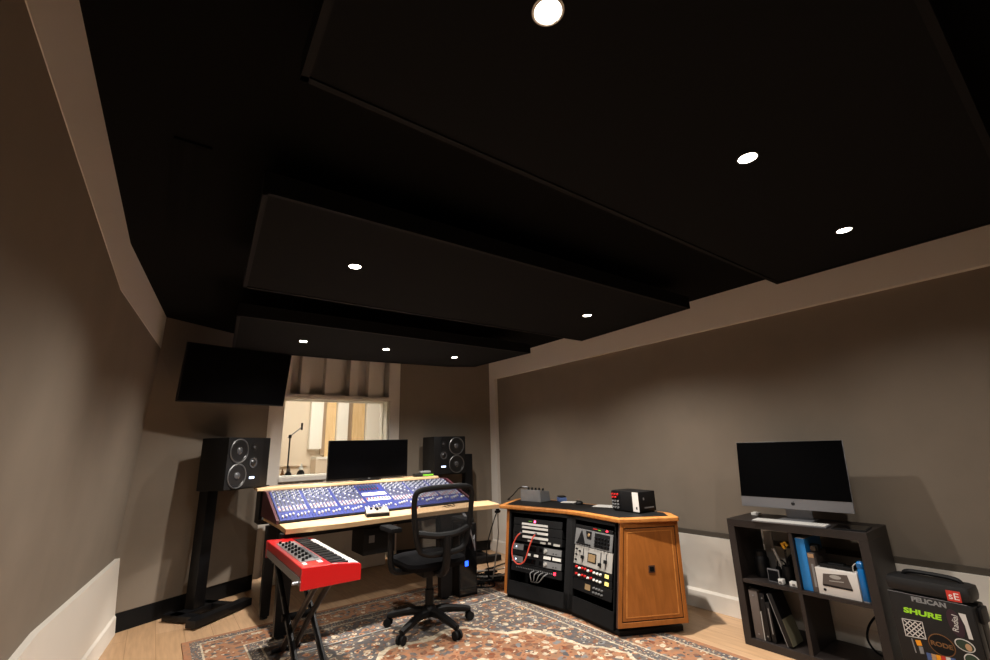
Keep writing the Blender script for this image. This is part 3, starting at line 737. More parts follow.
# ------------------------------------------------------------------ office chair
ch = thing('office_chair', 'black mesh-back office chair on a five-star castor base facing the console', 'chair', (1.86, 3.45, .012), R(-2))
for k in range(5):
    a = R(64 + 72 * k); dx, dy = math.cos(a), math.sin(a)
    mb = MB(); pts = [(dx * .03, dy * .03, .115), (dx * .14, dy * .14, .115), (dx * .30, dy * .30, .085), (dx * .335, dy * .335, .075)]
    mb.tube(pts, [.034, .03, .024, .022], 10); lg = mb.build('leg', M['blk'], ch)
    mb = MB(); e = Vector((dx * .335, dy * .335, 0)); s_ = Vector((-dy, dx, 0))
    for q in (-1, 1): mb.cyl(e + s_ * (q * .012) + Vector((0, 0, .03)), e + s_ * (q * .028) + Vector((0, 0, .03)), .03, n=18)
    mb.tube([e + Vector((0, 0, .03)), e + Vector((0, 0, .085))], .011, 8); mb.build('castor', M['rubber'], lg)
MB().lathe([(.05, .085), (.055, .10), (.055, .135), (.04, .16), (.034, .165), (.034, .27), (.026, .275), (.026, .40)], n=20).build('gas_column', M['blk'], ch)
mb = MB(); mb.bx((-.11, -.13, .385), (.11, .13, .435), .01); mb.tube([(.1, .05, .41), (.26, .06, .415)], .008, 8); mb.build('tilt_mechanism', M['blk'], ch)
# seat cushion
mb = MB(); prof = []
def rr(w, d, r, z, k=6):
    P = []
    for (cx, cy, a0) in ((w - r, d - r, 0), (-w + r, d - r, 90), (-w + r, -d + r, 180), (w - r, -d + r, 270)):
        for j in range(k + 1): a = R(a0 + 90 * j / k); P.append((cx + r * math.cos(a), cy + r * math.sin(a) + .03, z))
    return P
rings = [rr(.20, .19, .08, .437), rr(.235, .225, .1, .445), rr(.25, .24, .1, .475), rr(.245, .235, .1, .50), rr(.21, .20, .1, .513), rr(.1, .1, .08, .515)]
V = [[mb._v(p) for p in r] for r in rings]
for A, B in zip(V, V[1:]):
    for k in range(len(A)): mb._f([A[k], A[(k + 1) % len(A)], B[(k + 1) % len(A)], B[k]])
mb._f(V[0][::-1]); mb._f(V[-1]); mb.build('seat', M['seat'], ch)
# backrest frame, leaning slightly back
def bp(x, z): return Vector((x, -.235 - .10 * (z - .5) + .10 * (x / .25) ** 2 * .35, z))
loop = [(-.185, .59), (-.215, .66), (-.24, .80), (-.25, .92), (-.245, .985), (-.22, 1.02), (-.15, 1.035), (0, 1.04), (.15, 1.035), (.22, 1.02), (.245, .985), (.25, .92), (.24, .80), (.215, .66), (.185, .59), (.12, .565), (0, .56), (-.12, .565)]
mb = MB(); mb.tube(spline([bp(x, z) for x, z in loop] + [bp(*loop[0])], 4)[:-1], .021, 10, True); mb.build('back_frame', M['blk'], ch)
mb = MB(); nx, nz = 12, 12; G = []
for j in range(nz + 1):
    z = .575 + (1.03 - .575) * j / nz; w = .19 + .055 * min(1, (z - .575) / .28); w = w if z < .98 else w - .025
    G.append([mb._v(bp(w * (2 * i / nx - 1), z) + Vector((0, .004, 0))) for i in range(nx + 1)])
for j in range(nz):
    for i in range(nx): mb._f([G[j][i], G[j][i + 1], G[j + 1][i + 1], G[j + 1][i]])
mb.build('mesh_back', M['mesh'], ch)
mb = MB(); mb.tube(spline([(-.21, -.235, .72), (-.1, -.275, .70), (0, -.285, .695), (.1, -.275, .70), (.21, -.235, .72)], 5), .024, 8, False, 1.); mb.build('lumbar_bar', M['blk'], ch)
mb = MB(); mb.tube(spline([(0, -.05, .415), (0, -.2, .42), (0, -.27, .48), (0, -.29, .60), (0, -.29, .69)], 6), .03, 10); mb.build('back_spine', M['blk'], ch)
for sx in (-1, 1):
    mb = MB(); mb.tube(spline([(sx * .12, .02, .42), (sx * .27, .02, .43), (sx * .315, .02, .48), (sx * .32, .02, .60), (sx * .32, .02, .72)], 5), .024, 8)
    ar = mb.build('armrest', M['blk'], ch)
    mb = MB(); mb.box((sx * .32, .03, .738), (.09, .25, .036), 0, .015); mb.build('arm_pad', M['rubber'], ar)

# ------------------------------------------------------------------ computer tower, cables under the desk
t = thing('computer_tower', 'tall black computer tower with blue display standing under the desk', 'computer', (2.52, 4.08, .0112), R(-6))
MB().bx((-.095, -.2, 0), (.095, .22, .62), .006).build('case', M['blk'], t)
MB().bx((-.085, -.2045, .02), (.085, -.2005, .605)).build('front_panel', M['blkgloss'], t, smooth=False)
MB().bx((-.035, -.207, .255), (.0, -.2048, .30)).build('display', M['blueled'], t, smooth=False)
t = thing('audio_cable', 'loop of thin silver cables hanging below the desk beside the tower', 'cable', (2.50, 3.80, 0))
for k in range(3):
    MB().tube(spline([(-.03 + .015 * k, .14, .73), (-.035, .01, .66), (-.03 + .02 * k, .0, .58 - .05 * k), (.02 + .01 * k, .02, .50 - .05 * k), (.05, .045, .53)], 6), .004, 6).build('strand', M['silver'], t)
labels = ['black cable coiled on the floor between desk and rack desk', 'grey cable looping over the floor cable heap beside the tower', 'white cable across the floor cable heap by the wall', 'dark cable trailing toward the wall behind the rack desk']
specs = [('blk', [(2.66, 4.2, .02), (2.8, 4.05, .04), (3.0, 4.15, .05), (2.95, 4.35, .03), (2.75, 4.35, .03), (2.7, 4.15, .05), (2.95, 4.0, .05), (3.1, 4.2, .03)]),
         ('ltgrey', [(2.62, 4.35, .12), (2.75, 4.25, .07), (2.9, 4.12, .06), (3.05, 4.05, .07), (3.2, 4.2, .06)]),
         ('offwhite', [(2.64, 4.45, .16), (2.8, 4.3, .1), (3.0, 4.2, .09), (3.25, 4.3, .05)]),
         ('rubber', [(2.68, 4.05, .02), (2.85, 3.95, .02), (2.95, 4.25, .08), (3.2, 4.5, .02), (3.6, 4.6, .02)])]
for lb, (mm, pp) in zip(labels, specs):
    o = MB().tube(spline(pp, 8), .008, 6).build('floor_cable_or_light_line', M[mm]); tag(o, lb, 'cable')
for k in range(5):
    pp = [(2.64 + .05 * k, 4.02 + .03 * (k % 2), .018), (2.8 + .04 * k, 4.1 + .04 * k, .035 + .012 * k), (3.05, 3.95 + .08 * k, .03 + .012 * k), (2.9 - .05 * k, 4.3 + .03 * k, .02), (2.7, 4.4, .018)]
    o = MB().tube(spline(pp, 8), .009, 6).build('floor_cable_or_light_line', M['blk']); tag(o, 'black cable in the heap on the floor between desk and rack desk', 'cable', 'black cables in the floor heap')
o = MB().tube(spline([(2.87, 3.90, .70), (2.84, 3.93, .6), (2.80, 4.0, .35), (2.83, 4.02, .1), (2.8, 4.1, .03)], 8), .006, 6).build('hanging_cable', M['blk']); tag(o, 'dark cable dropping from the rack desk corner to the floor', 'cable')
o = MB().tube(spline([(2.885, 3.91, .70), (2.90, 3.93, .55), (2.91, 3.95, .45), (2.88, 4.0, .12), (2.93, 4.1, .02)], 8), .007, 6).build('hanging_cable', M['ltgrey']); tag(o, 'pale cable hanging from the rack desk corner beside the dark one', 'cable')
t = thing('cable_clip', 'small black cable clip at the top corner of the rack desk side', 'clip', (2.876, 3.90, .69))
MB().box((0, 0, .012), (.05, .05, .022), R(35), .006).build('clip', M['blk'], t); MB().box((0, .0, .03), (.03, .03, .015), R(35), .004).build('pad', M['rubber'], t)

# ------------------------------------------------------------------ rack desk
rd = thing('rack_desk', 'orange cherry rack desk with black top and two angled bays of gear', 'desk', (2.9, 3.0, .0))
T0 = Matrix.Translation((-2.9, -3.0, 0))
top = [(2.835, 3.815), (2.90, 3.52), (2.965, 3.22), (2.995, 3.04), (2.993, 2.92), (2.965, 2.66), (2.920, 2.394), (3.305, 2.135), (3.45, 2.30), (3.47, 4.10), (3.27, 4.09)]
mb = MB(T0); mb.prism(top, .742, .775); mb.build('top_edge', M['cherryd'], rd, smooth=False, bevel=.008)
ins = [(2.905, 3.79), (2.955, 3.52), (3.012, 3.22), (3.04, 3.04), (3.038, 2.92), (3.01, 2.66), (2.972, 2.435), (3.285, 2.215), (3.41, 2.34), (3.43, 4.05), (3.32, 4.04)]
mb = MB(T0); mb.prism(ins, .7752, .7768); mb.build('top_laminate', M['plinth'], rd, smooth=False)
def planar(p, a, b, c):
    n = (b - a).cross(c - a).normalized(); return p - n * (p - a).dot(n)
A0, A1 = Vector((2.735, 3.645, .045)), Vector((2.898, 3.769, .742))      # outer corner bottom / top
C0, C1 = Vector((2.845, 2.935, .045)), Vector((3.02, 2.985, .742))        # inner bend
E0, E1 = Vector((2.785, 2.40, .045)), Vector((2.948, 2.435, .742))      # near corner
def bil(q, s, t): return (q[0] * (1 - s) + q[1] * s) * (1 - t) + (q[3] * (1 - s) + q[2] * s) * t
A1 = planar(A1, A0, C0, C1); E1 = planar(E1, C0, E0, C1)
Q1 = [A0, C0, C1, A1]; Q2 = [C0, E0, E1, C1]
def strip(mb, q, s0, s1, t0, t1, th=.02):
    mb.slab([bil(q, s0, t0), bil(q, s1, t0), bil(q, s1, t1), bil(q, s0, t1)], th)
def sgn(q):   # thickness sign that goes into the desk
    n = (q[1] - q[0]).cross(q[3] - q[0]); return -1 if n.x < 0 else 1
mb = MB(T0)
for q, ss in ((Q1, ((.045, .075), (.925, 1.))), (Q2, ((0, .075), (.925, .94)))):
    g = .022 * sgn(q)
    for s0, s1 in ss: strip(mb, q, s0, s1, 0, 1, g)
    strip(mb, q, ss[0][0], ss[-1][1], 0, .155, g); strip(mb, q, ss[0][0], ss[-1][1], .955, 1, g)
mb.build('bay_frame', M['plinth'], rd, smooth=False)
mb = MB(T0)
strip(mb, Q1, 0, .045, 0, 1, .03 * sgn(Q1))
mb.slab([A0 + Vector((.01, .005, 0)), A0 + Vector((.5, .36, 0)), A1 + Vector((.40, .32, 0)), A1 + Vector((.01, .008, 0))], .02)
mb.build('side_panel', M['cherry'], rd, smooth=False)
# near end panel, framed
S0, S1, S2, S3 = Vector((2.772, 2.378, .075)), Vector((3.235, 2.12, .075)), Vector((3.3418, 2.1803, .742)) - Vector((.0016, .0009, 0)), Vector((2.935, 2.405, .742))
S2 = planar(S2, S0, S1, S3)
SQ = [S0, S1, S2, S3]
def spatch(mb, s0, s1, t0, t1, lift, th):
    q = [bil(SQ, s0, t0), bil(SQ, s1, t0), bil(SQ, s1, t1), bil(SQ, s0, t1)]
    n = (q[1] - q[0]).cross(q[3] - q[0]).normalized()
    q = [p + n * lift for p in q]; mb.hexa(q, [p + n * th for p in q])
mb = MB(T0); spatch(mb, 0, 1, 0, 1, -.03, .027); sp_ = mb.build('end_panel', M['groove'], rd, smooth=False)
mb = MB(T0)
for a in ((0, .055, 0, 1), (.945, 1, 0, 1), (.055, .945, 0, .045), (.055, .945, .945, 1)): spatch(mb, *a, -.003, .012)
mb.build('outer_frame', M['cherry'], sp_, smooth=False, bevel=.002)
mb = MB(T0); spatch(mb, .068, .932, .056, .934, -.003, .006); mb.build('inner_panel', M['cherry'], sp_, smooth=False, bevel=.002)
mb = MB(T0)
for a in ((.115, .13, .085, .905), (.87, .885, .085, .905), (.115, .885, .085, .093), (.115, .885, .897, .905)): spatch(mb, *a, .003, .002)
mb.build('moulding', M['cherryd'], sp_, smooth=False)
mb = MB(T0); spatch(mb, .46, .56, .49, .56, .003, .004); hp = mb.build('pull_plate', M['groove'], sp_, smooth=False)
mb = MB(T0); spatch(mb, .478, .542, .503, .547, .007, .003); mb.build('pull', M['dark'], hp, smooth=False)
mb = MB(T0)
mb.prism([(2.765, 3.64), (2.865, 2.93), (2.81, 2.40), (3.24, 2.17), (3.40, 2.36), (3.40, 3.9), (3.2, 3.85)], .0115, .044); mb.build('plinth', M['plinth'], rd, smooth=False)
for q, s0, s1 in ((Q1, .04, 1.), (Q2, .0, .94)):
    n = (q[1] - q[0]).cross(q[3] - q[0]).normalized() * sgn(q); qq = [bil(q, a, b) + n * .17 for a, b in ((s0, .03), (s1, .03), (s1, .98), (s0, .98))]
    MB(T0).slab(qq, .01 * sgn(q)).build('bay_liner', M['dark'], rd, smooth=False)
    for a in ((.05, .072) if q is Q1 else (.03, .05)), (.955, .975):
        e = sum(a) / 2; MB(T0).hexa([bil(q, a[0], .04) + n * .0225, bil(q, a[1], .04) + n * .0225, bil(q, a[1], .04) + n * .168, bil(q, a[0], .04) + n * .168], [bil(q, a[0], .97) + n * .0225, bil(q, a[1], .97) + n * .0225, bil(q, a[1], .97) + n * .168, bil(q, a[0], .97) + n * .168]).build('bay_side', M['dark'], rd, smooth=False)
mb = MB(T0); mb.bx((3.40, 2.40, .05), (3.42, 3.9, .742)); mb.build('back_panel', M['plinth'], rd, smooth=False)
mb = MB(T0); mb.prism([(2.80, 3.62), (2.89, 2.93), (2.84, 2.44), (3.25, 2.22), (3.40, 2.4), (3.40, 3.9), (3.2, 3.85)], .045, .06); mb.build('bay_floor', M['plinth'], rd, smooth=False)

# rack units: local frames on the bay faces
def bayM(q):
    u = (q[1] - q[0]).normalized(); v = q[3] - q[0]; v = (v - u * v.dot(u)).normalized(); n = u.cross(v)
    if n.x > 0: n = -n
    y = -n
    o = q[0]
    return Matrix(((u.x, y.x, v.x, o.x), (u.y, y.y, v.y, o.y), (u.z, y.z, v.z, o.z), (0, 0, 0, 1)))
BM1, BM2 = bayM(Q1), bayM(Q2)
def unit(BM, u0, u1, v0, v1, label, face, name='rack_unit', depth=.12, out=.006):
    t = thing(name, label, 'rack gear', M=BM @ Matrix.Translation(((u0 + u1) / 2 - .058 * (v0 + v1) / 1.3, 0, v0)))
    w, h = (u1 - u0) / 2, v1 - v0
    MB().bx((-w, -out, .001), (w, .0, h - .001)).build('faceplate', face, t, smooth=False, bevel=.0012)
    MB().bx((-w + .04, .0005, .004), (w - .04, depth, h - .004)).build('chassis', M['dark'], t, smooth=False)
    return t, w, h
def knobs(t, pts, r, m, name='knob', y=-.006, ln=.014):
    o = MB().cyl((0, 0, 0), (0, -ln, 0), r, r * .85, n=12).build(name, m, t)
    for i, (x, z) in enumerate(pts):
        c = o
        if i: c = o.copy(); COL.objects.link(c)
        c.location = (x, min(y, -.0062), z)
    return o
def plates(t, rects, m, name, y=-.006, th=.002):
    for a, b, c, d in rects: o = MB().bx((a, min(y, -.006) - th, b), (c, min(y, -.006) - .0002, d)).build(name, m, t, smooth=False)
    return o
U0, U1 = .074, .652
t, w, h = unit(BM1, U0, U1, .585, .648, 'topmost black panel of the wider bay with a pink lamp', M['blk'])
plates(t, [(-.035, .03, -.015, .05)], M['pinkled'], 'indicator'); plates(t, [(-.18, .004, .13, .022)], M['paper'], 'label_strip'); plates(t, [(-.10, .036, -.06, .042)], M['green'], 'green_mark')
t, w, h = unit(BM1, U0, U1, .515, .583, 'black patchbay with two paper label strips, upper of the pair', M['blk'], 'patchbay')
plates(t, [(-.18, .044, .13, .063), (-.17, .006, .135, .026)], M['paper'], 'label_strip'); knobs(t, [(-.16 + .0145 * i, .034) for i in range(21)], .004, M['dark'], 'jack', -.0062, .002)
t, w, h = unit(BM1, U0, U1, .445, .513, 'black patchbay with one paper strip and scattered tape labels', M['blk'], 'patchbay')
plates(t, [(-.17, .034, .135, .054)], M['paper'], 'label_strip'); knobs(t, [(-.16 + .0145 * i, .024) for i in range(21)], .004, M['dark'], 'jack', -.0062, .002)
plates(t, [(-.10, .006, -.045, .02), (.05, .004, .11, .02), (.14, .008, .17, .024), (.2, .002, .27, .02)], M['ltgrey'], 'tape_label')
for lb, v in (('grey rack processor with white power light, above its twin', .365), ('grey rack processor with white power light, below its twin', .262)):
    t, w, h = unit(BM1, U0, U1, v, v + .062, lb, M['blkmetal'])
    plates(t, [(-.28, .006, -.15, .056), (.09, .006, .285, .056)], M['grey'], 'side_panel'); plates(t, [(-.14, .012, .0, .05)], M['blkgloss'], 'display'); plates(t, [(.04, .014, .07, .046)], M['blkgloss'], 'meter')
    knobs(t, [(.115, .031)], .016, M['ltgrey'], 'dial', -.0085); knobs(t, [(-.235, .031)], .007, M['whiteled'], 'power_light', -.0085, .002); knobs(t, [(.2, .02), (.23, .02)], .005, M['blk'], 'button', -.0082, .004)
t, w, h = unit(BM1, U0, U1, .327, .363, 'narrow black panel with white tape labels between the grey processors', M['blk'])
plates(t, [(-.10, .008, -.06, .028), (-.02, .008, .03, .028), (.09, .006, .17, .03), (.19, .006, .28, .03)], M['paper'], 'tape_label')
t, w, h = unit(BM1, U0, U1, .195, .258, 'black patchbay with a glowing red lamp, lowest in the wider bay', M['blk'], 'patchbay')
knobs(t, [(-.22 + .02 * i, .035) for i in range(22)], .005, M['grey'], 'jack', -.0062, .003); plates(t, [(.205, .028, .225, .05)], M['redled'], 'indicator')
t = thing('patch_cable', 'red patch cable hanging in a loop across the wider rack bay', 'cable', M=BM1 @ Matrix.Translation((.225, -.021, .4)))
MB().tube(spline([(-.085, .0, .115), (-.11, -.03, .07), (-.135, -.04, -.03), (-.11, -.04, -.11), (-.04, -.04, -.145), (.03, -.04, -.11), (.065, -.04, 0), (.085, -.03, .08), (.095, 0, .125)], 8), .006, 8).build('lead', M['orange_cable'], t)
for x, z in ((-.085, .115), (.095, .125)): MB().cyl((x, .0115, z), (x, -.012, z), .008, n=10).build('plug', M['silver'], t)
t = thing('patch_cable', 'bundle of grey leads drooping at the bottom of the wider rack bay', 'cable', M=BM1 @ Matrix.Translation((.4, -.024, .17)))
for k in range(4):
    MB().tube(spline([(.09 - .05 * k, .008, .055), (.07 - .05 * k, -.02, .03), (.02 - .03 * k, -.012, -.02), (-.06 - .02 * k, .05, -.035), (-.10, .08, -.04)], 6), .004, 6).build('lead', M['grey'], t)

V0, V1 = .050, .490
t, w, h = unit(BM2, V0, V1, .622, .650, 'topmost black strip of the narrower bay with small coloured lights', M['blk'])
plates(t, [(.0, .012, .05, .018)], M['redp'], 'red_mark'); plates(t, [(.06, .009, .09, .014)], M['green'], 'green_mark'); plates(t, [(.15, .009, .17, .02)], M['redled'], 'indicator')
t, w, h = unit(BM2, V0, V1, .492, .620, 'grey channel processor with black tapered panels and many knobs', M['grey'])
mb = MB()
for p in ([(-.19, .02), (-.09, .02), (-.14, .12)], [(-.07, .06), (-.02, .06), (-.02, .12), (-.09, .12)]): mb.hexa([(x, -.008, z) for x, z in p], [(x, -.0062, z) for x, z in p])
mb.bx((.02, -.008, .012), (.19, -.0062, .116)); mb.build('black_panels', M['blk'], t, smooth=False)
knobs(t, [(.04 + .035 * (i % 5), .03 + .026 * (i // 5)) for i in range(15)], .009, M['blkmetal'], 'knob', -.0085); knobs(t, [(-.18 + .03 * i, .016) for i in range(6)], .008, M['blk'], 'knob')
knobs(t, [(-.05, .09)], .014, M['vu'], 'dial', -.0085, .004)
t, w, h = unit(BM2, V0, V1, .350, .490, 'silver white compressor with slider knobs and brown meter', M['ltgrey'])
plates(t, [(-.055, .035, .045, .105)], M['blk'], 'meter_bezel'); plates(t, [(-.045, .043, .035, .097)], M['vu'], 'meter_face', -.0082)
for x, z in ((-.11, .06), (.095, .04), (.155, .07)):
    plates(t, [(x - .004, .02, x + .004, .125)], M['slot'], 'slider_slot'); plates(t, [(x - .012, z - .012, x + .012, z + .012)], M['blk'], 'slider_knob', -.0082, .016)
knobs(t, [(-.19, .03), (-.19, .07), (-.19, .11), (-.15, .1)], .008, M['blk'])
for lb, v in (('black equaliser with red and white knobs and lit yellow meter, upper of two', .300), ('black equaliser with red and white knobs and lit yellow meter, lower of two', .250)):
    t, w, h = unit(BM2, V0, V1, v, v + .048, lb, M['blk'])
    knobs(t, [(-.18 + .035 * i, .03) for i in (0, 2, 3, 5)], .009, M['redp'], 'red_knob'); knobs(t, [(-.18 + .035 * i, .024) for i in (1, 4, 6, 7, 8)], .009, M['offwhite'], 'white_knob')
    plates(t, [(.145, .012, .185, .037)], M['amber'], 'meter')
t, w, h = unit(BM2, V0, V1, .165, .248, 'black compressor with a single tan meter, lowest in the narrower bay', M['blk'])
plates(t, [(-.075, .025, -.015, .065)], M['vu'], 'meter_face'); knobs(t, [(.03 + .03 * (i % 4), .025 + .03 * (i // 4)) for i in range(8)], .008, M['grey']); 

# things on the rack desk
ZT = .7772
t = thing('preamp_box', 'grey box with knobs on its top at the far end of the rack desk', 'audio gear', (3.28, 3.76, ZT), R(97))
MB().hexa([(-.14, -.07, 0), (.14, -.07, 0), (.14, .09, 0), (-.14, .09, 0)], [(-.135, -.055, .10), (.135, -.055, .10), (.135, .085, .115), (-.135, .085, .115)]).build('housing', M['grey'], t, smooth=False, bevel=.004)
for i in range(5): MB().cyl((-.1 + .05 * i, .0, .107), (-.1 + .05 * i, .0, .13), .012, .01, n=10).build('knob', M['blk'], t)
t = thing('cable', 'black lead with silver plug arching off the grey box', 'cable', (3.2, 3.85, ZT))
MB().tube(spline([(.03, -.02, .137), (-.02, .05, .13), (-.06, .13, .05), (-.07, .2, .008), (-.02, .22, .006)], 6), .005, 6).build('lead', M['blk'], t); MB().cyl((.03, -.02, .137), (.0, .03, .14), .009, n=8).build('plug', M['silver'], t)
t = thing('tape_measure', 'small blue and black box on the rack desk by the wall', 'box', (3.42, 3.52, ZT), R(60))
MB().box((0, 0, .02), (.11, .08, .04), 0, .008).build('body', M['stkblue'], t); MB().box((0, 0, .047), (.10, .07, .012), 0, .004).build('lid', M['blk'], t)
tag(MB().box((3.40, 3.40, ZT + .003), (.10, .14, .005), R(25), .001).build('note_pad', M['paper']), 'white note pad beside the small blue box on the rack desk', 'paper')
t = thing('computer_mouse', 'small black mouse on the rack desk between the white papers', 'mouse', (3.36, 3.22, ZT), R(20))
MB().lathe([(.0, 0), (.034, .001), (.036, .012), (.03, .024), (.016, .031), (0, .033)], n=18).build('shell', M['blk'], t); MB().box((0, .02, .031), (.008, .018, .006), 0, .002).build('wheel', M['rubber'], t)
tag(MB().box((3.40, 2.93, ZT + .002), (.15, .21, .003), R(20)).build('paper_sheet', M['paper']), 'white paper sheet on the rack desk beside the black gear box', 'paper')
# 500-series box: front with red knobs looks along the desk
a0, a1, b1 = Vector((3.27, 2.76)), Vector((3.24, 2.46)), Vector((3.44, 2.44))
t = thing('lunchbox_rack', 'black portable gear box with red knobs and a white stripe on the rack desk', 'audio gear', (3.235, 2.575, ZT), math.atan2(-.30, -.03))
# local x runs from the far corner toward the camera end, local y toward the wall
MB().bx((-.15, 0, .008), (.15, .2, .165), .006).build('housing', M['blk'], t)
MB().bx((-.149, -.003, .015), (-.055, -.0005, .158)).build('front_panel', M['blkmetal'], t, smooth=False)
for x, z in ((-.135, .135), (-.105, .135), (-.075, .135), (-.13, .11), (-.10, .11)): MB().cyl((x, -.003, z), (x, -.014, z), .008, n=12).build('red_knob', M['redp'], t)
for i in range(3):
    for j in range(3): MB().cyl((-.135 + .03 * i, -.003, .03 + .025 * j), (-.135 + .03 * i, -.014, .03 + .025 * j), .008, n=10).build('grey_knob', M['grey'], t)
MB().bx((.085, -.0025, .012), (.149, -.0005, .162)).build('white_stripe', M['stkwhite'], t, smooth=False)
MB().bx((.117, -.0035, .03), (.132, -.0026, .05)).build('stripe_mark', M['blk'], t, smooth=False)
MB().bx((.1505, .06, .035), (.152, .17, .045)).build('side_mark', M['grey'], t, smooth=False); MB().bx((.1505, .05, .10), (.152, .065, .12)).build('side_mark', M['grey'], t, smooth=False)
for x in (-.13, .13):
    for y in (.02, .18): MB().cyl((x, y, 0), (x, y, .0078), .012, n=10).build('foot', M['rubber'], t)
t = thing('cable', 'black power lead curling behind the portable gear box', 'cable', (3.44, 2.47, ZT))
MB().tube(spline([(.015, .03, .06), (.06, .03, .065), (.09, .05, .05), (.12, .1, .006), (.05, .2, .006)], 6), .006, 6).build('lead', M['blk'], t); MB().cyl((.006, .03, .06), (.04, .03, .06), .012, n=10).build('plug', M['blk'], t)

# ------------------------------------------------------------------ shelf unit
sx0, sx1, sy0, sy1 = 3.372, 3.757, .985, 1.798
su = thing('cube_shelf', 'black-brown two by two cube shelf standing against the long wall', 'shelf', (sx0, sy0, 0))
W_ = sy1 - sy0; Dp = sx1 - sx0; fr = .047
MB().bx((0, 0, .742), (Dp, W_, .789)).build('top_board', M['shelfwood'], su, smooth=False, bevel=.001)
MB().bx((0, 0, .0), (Dp, W_, .047)).build('bottom_board', M['shelfwood'], su, smooth=False, bevel=.001)
MB().bx((0, 0, .047), (Dp, fr, .742)).build('side_board', M['shelfwood'], su, smooth=False); MB().bx((0, W_ - fr, .047), (Dp, W_, .742)).build('side_board', M['shelfwood'], su, smooth=False)
MB().bx((.004, .402, .047), (Dp, .424, .742)).build('divider', M['shelfwood'], su, smooth=False)
MB().bx((.004, fr, .386), (Dp, .402, .408)).build('shelf_board', M['shelfwood'], su, smooth=False); MB().bx((.004, .424, .386), (Dp, W_ - fr, .408)).build('shelf_board', M['shelfwood'], su, smooth=False)

# all-in-one computer
t = thing('desktop_computer', 'silver all-in-one desktop computer with black screen on top of the cube shelf', 'computer', (3.575, 1.412, .7895), R(-87.5))
IQ = Matrix.Translation((0, 0, .25)) @ Matrix.Rotation(R(-9), 4, 'X') @ Matrix.Translation((0, 0, -.25))
mb = MB(IQ); mb.bx((-.337, -.008, .072), (.337, .006, .525), .004); mb.build('housing', M['silver'], t)
MB(IQ).bx((-.335, -.0098, .140), (.335, -.0082, .523)).build('screen', M['screen'], t, smooth=False)
mb = MB(IQ); mb.lathe([(.2, .0065), (.13, .03), (.05, .034)], (0, .0, .295), Matrix.Rotation(R(-90), 4, 'X'), 24); mb.build('back_shell', M['silver'], t)
mb = MB(); mb.bx((-.08, .045, .008), (.08, .053, .24)); mb.bx((-.1, -.09, 0), (.1, .09, .009)); mb.build('stand', M['silver'], t, bevel=.002)
mb = MB(IQ); ap = [(0, -.010), (.005, -.0115), (.0095, -.006), (.012, .001), (.0105, .0065), (.006, .009), (0, .0075), (-.006, .009), (-.0105, .0065), (-.012, .001), (-.0095, -.006), (-.005, -.0115)]
mb.hexa([(x, -.0094, .1075 + z) for x, z in ap], [(x, -.0083, .1075 + z) for x, z in ap])
lf = [(.0, .010), (.004, .0115), (.006, .017), (.001, .0145)]; mb.hexa([(x, -.0094, .1075 + z) for x, z in lf], [(x, -.0083, .1075 + z) for x, z in lf]); mb.build('apple_emblem', M['logo'], t, smooth=False)
t = thing('computer_keyboard', 'slim white computer keyboard in front of the desktop computer', 'keyboard', (3.425, 1.405, .7895), R(-86))
MB().bx((-.215, -.055, 0), (.215, .055, .008), .002).build('tray', M['silver'], t)
mb = MB()
for i in range(20):
    for j in range(6): mb.bx((-.21 + i * .021, -.05 + j * .017, .0082), (-.21 + i * .021 + .018, -.05 + j * .017 + .0145, .0115))
mb.build('keys', M['offwhite'], t, smooth=False)
t = thing('computer_mouse', 'small white mouse at the end of the white keyboard', 'mouse', (3.64, 1.71, .7895))
MB().box((0, 0, .011), (.055, .055, .022), 0, .009).build('shell', M['offwhite'], t)
t = thing('tablet', 'black tablet lying flat on the end of the cube shelf', 'tablet', (3.48, 1.085, .7895), R(-84))
MB().bx((-.085, -.09, 0), (.085, .09, .007), .002).build('body', M['blk'], t); MB().bx((-.078, -.083, .0072), (.078, .083, .008)).build('screen', M['blkgloss'], t, smooth=False)

SZ = .4085
# upper compartment contents
t = thing('black_bottle', 'black cup-shaped container in the upper compartment by the shelf side', 'container', (3.52, 1.67, SZ))
MB().lathe([(.042, 0), (.046, .01), (.046, .12), (.036, .135)], n=20).build('body', M['blkmetal'], t); MB().lathe([(.038, .1355), (.038, .165), (.03, .17)], n=20).build('lid', M['blk'], t)
tag(MB().box((3.735, 1.70, SZ + .13), (.012, .06, .26), R(3), .002).build('paper_packet', M['stkwhite']), 'pale upright packet against the wall at the back of the upper compartment', 'packet')
t = thing('picture_frame', 'small square silver-edged frame on the middle board', 'frame', (3.43, 1.563, SZ), R(-95))
MB().box((0, 0, .041), (.075, .012, .080), 0, .002).build('frame', M['silver'], t); MB().bx((-.033, -.0075, .009), (.033, -.0062, .074)).build('picture', M['seat'], t, smooth=False)
t = thing('wall_charger', 'small white plug charger beside the little silver frame', 'charger', (3.425, 1.518, SZ), R(-90))
MB().box((0, 0, .016), (.03, .04, .032), 0, .005).build('body', M['offwhite'], t); MB().bx((-.006, -.03, .01), (.006, -.02, .02)).build('prong', M['grey'], t)
t = thing('wall_charger', 'wider white plug charger near the middle divider', 'charger', (3.425, 1.440, SZ), R(-90))
MB().box((0, 0, .015), (.052, .04, .03), 0, .006).build('body', M['offwhite'], t); MB().bx((-.006, -.03, .01), (.006, -.02, .02)).build('prong', M['grey'], t)
t = thing('cable_coil', 'black coil of cable leaning in the upper compartment', 'cable', (3.60, 1.47, SZ))
for k in range(6):
    a = .3 * k; MB().tube([(.02 * math.sin(a * 3) + .012 * k - .03, (.055 - .003 * k) * math.cos(q), .085 + (.078 - .004 * k) * math.sin(q)) for q in [j * PI / 9 for j in range(18)]], .006, 6, True).build('loop', M['blk'], t)
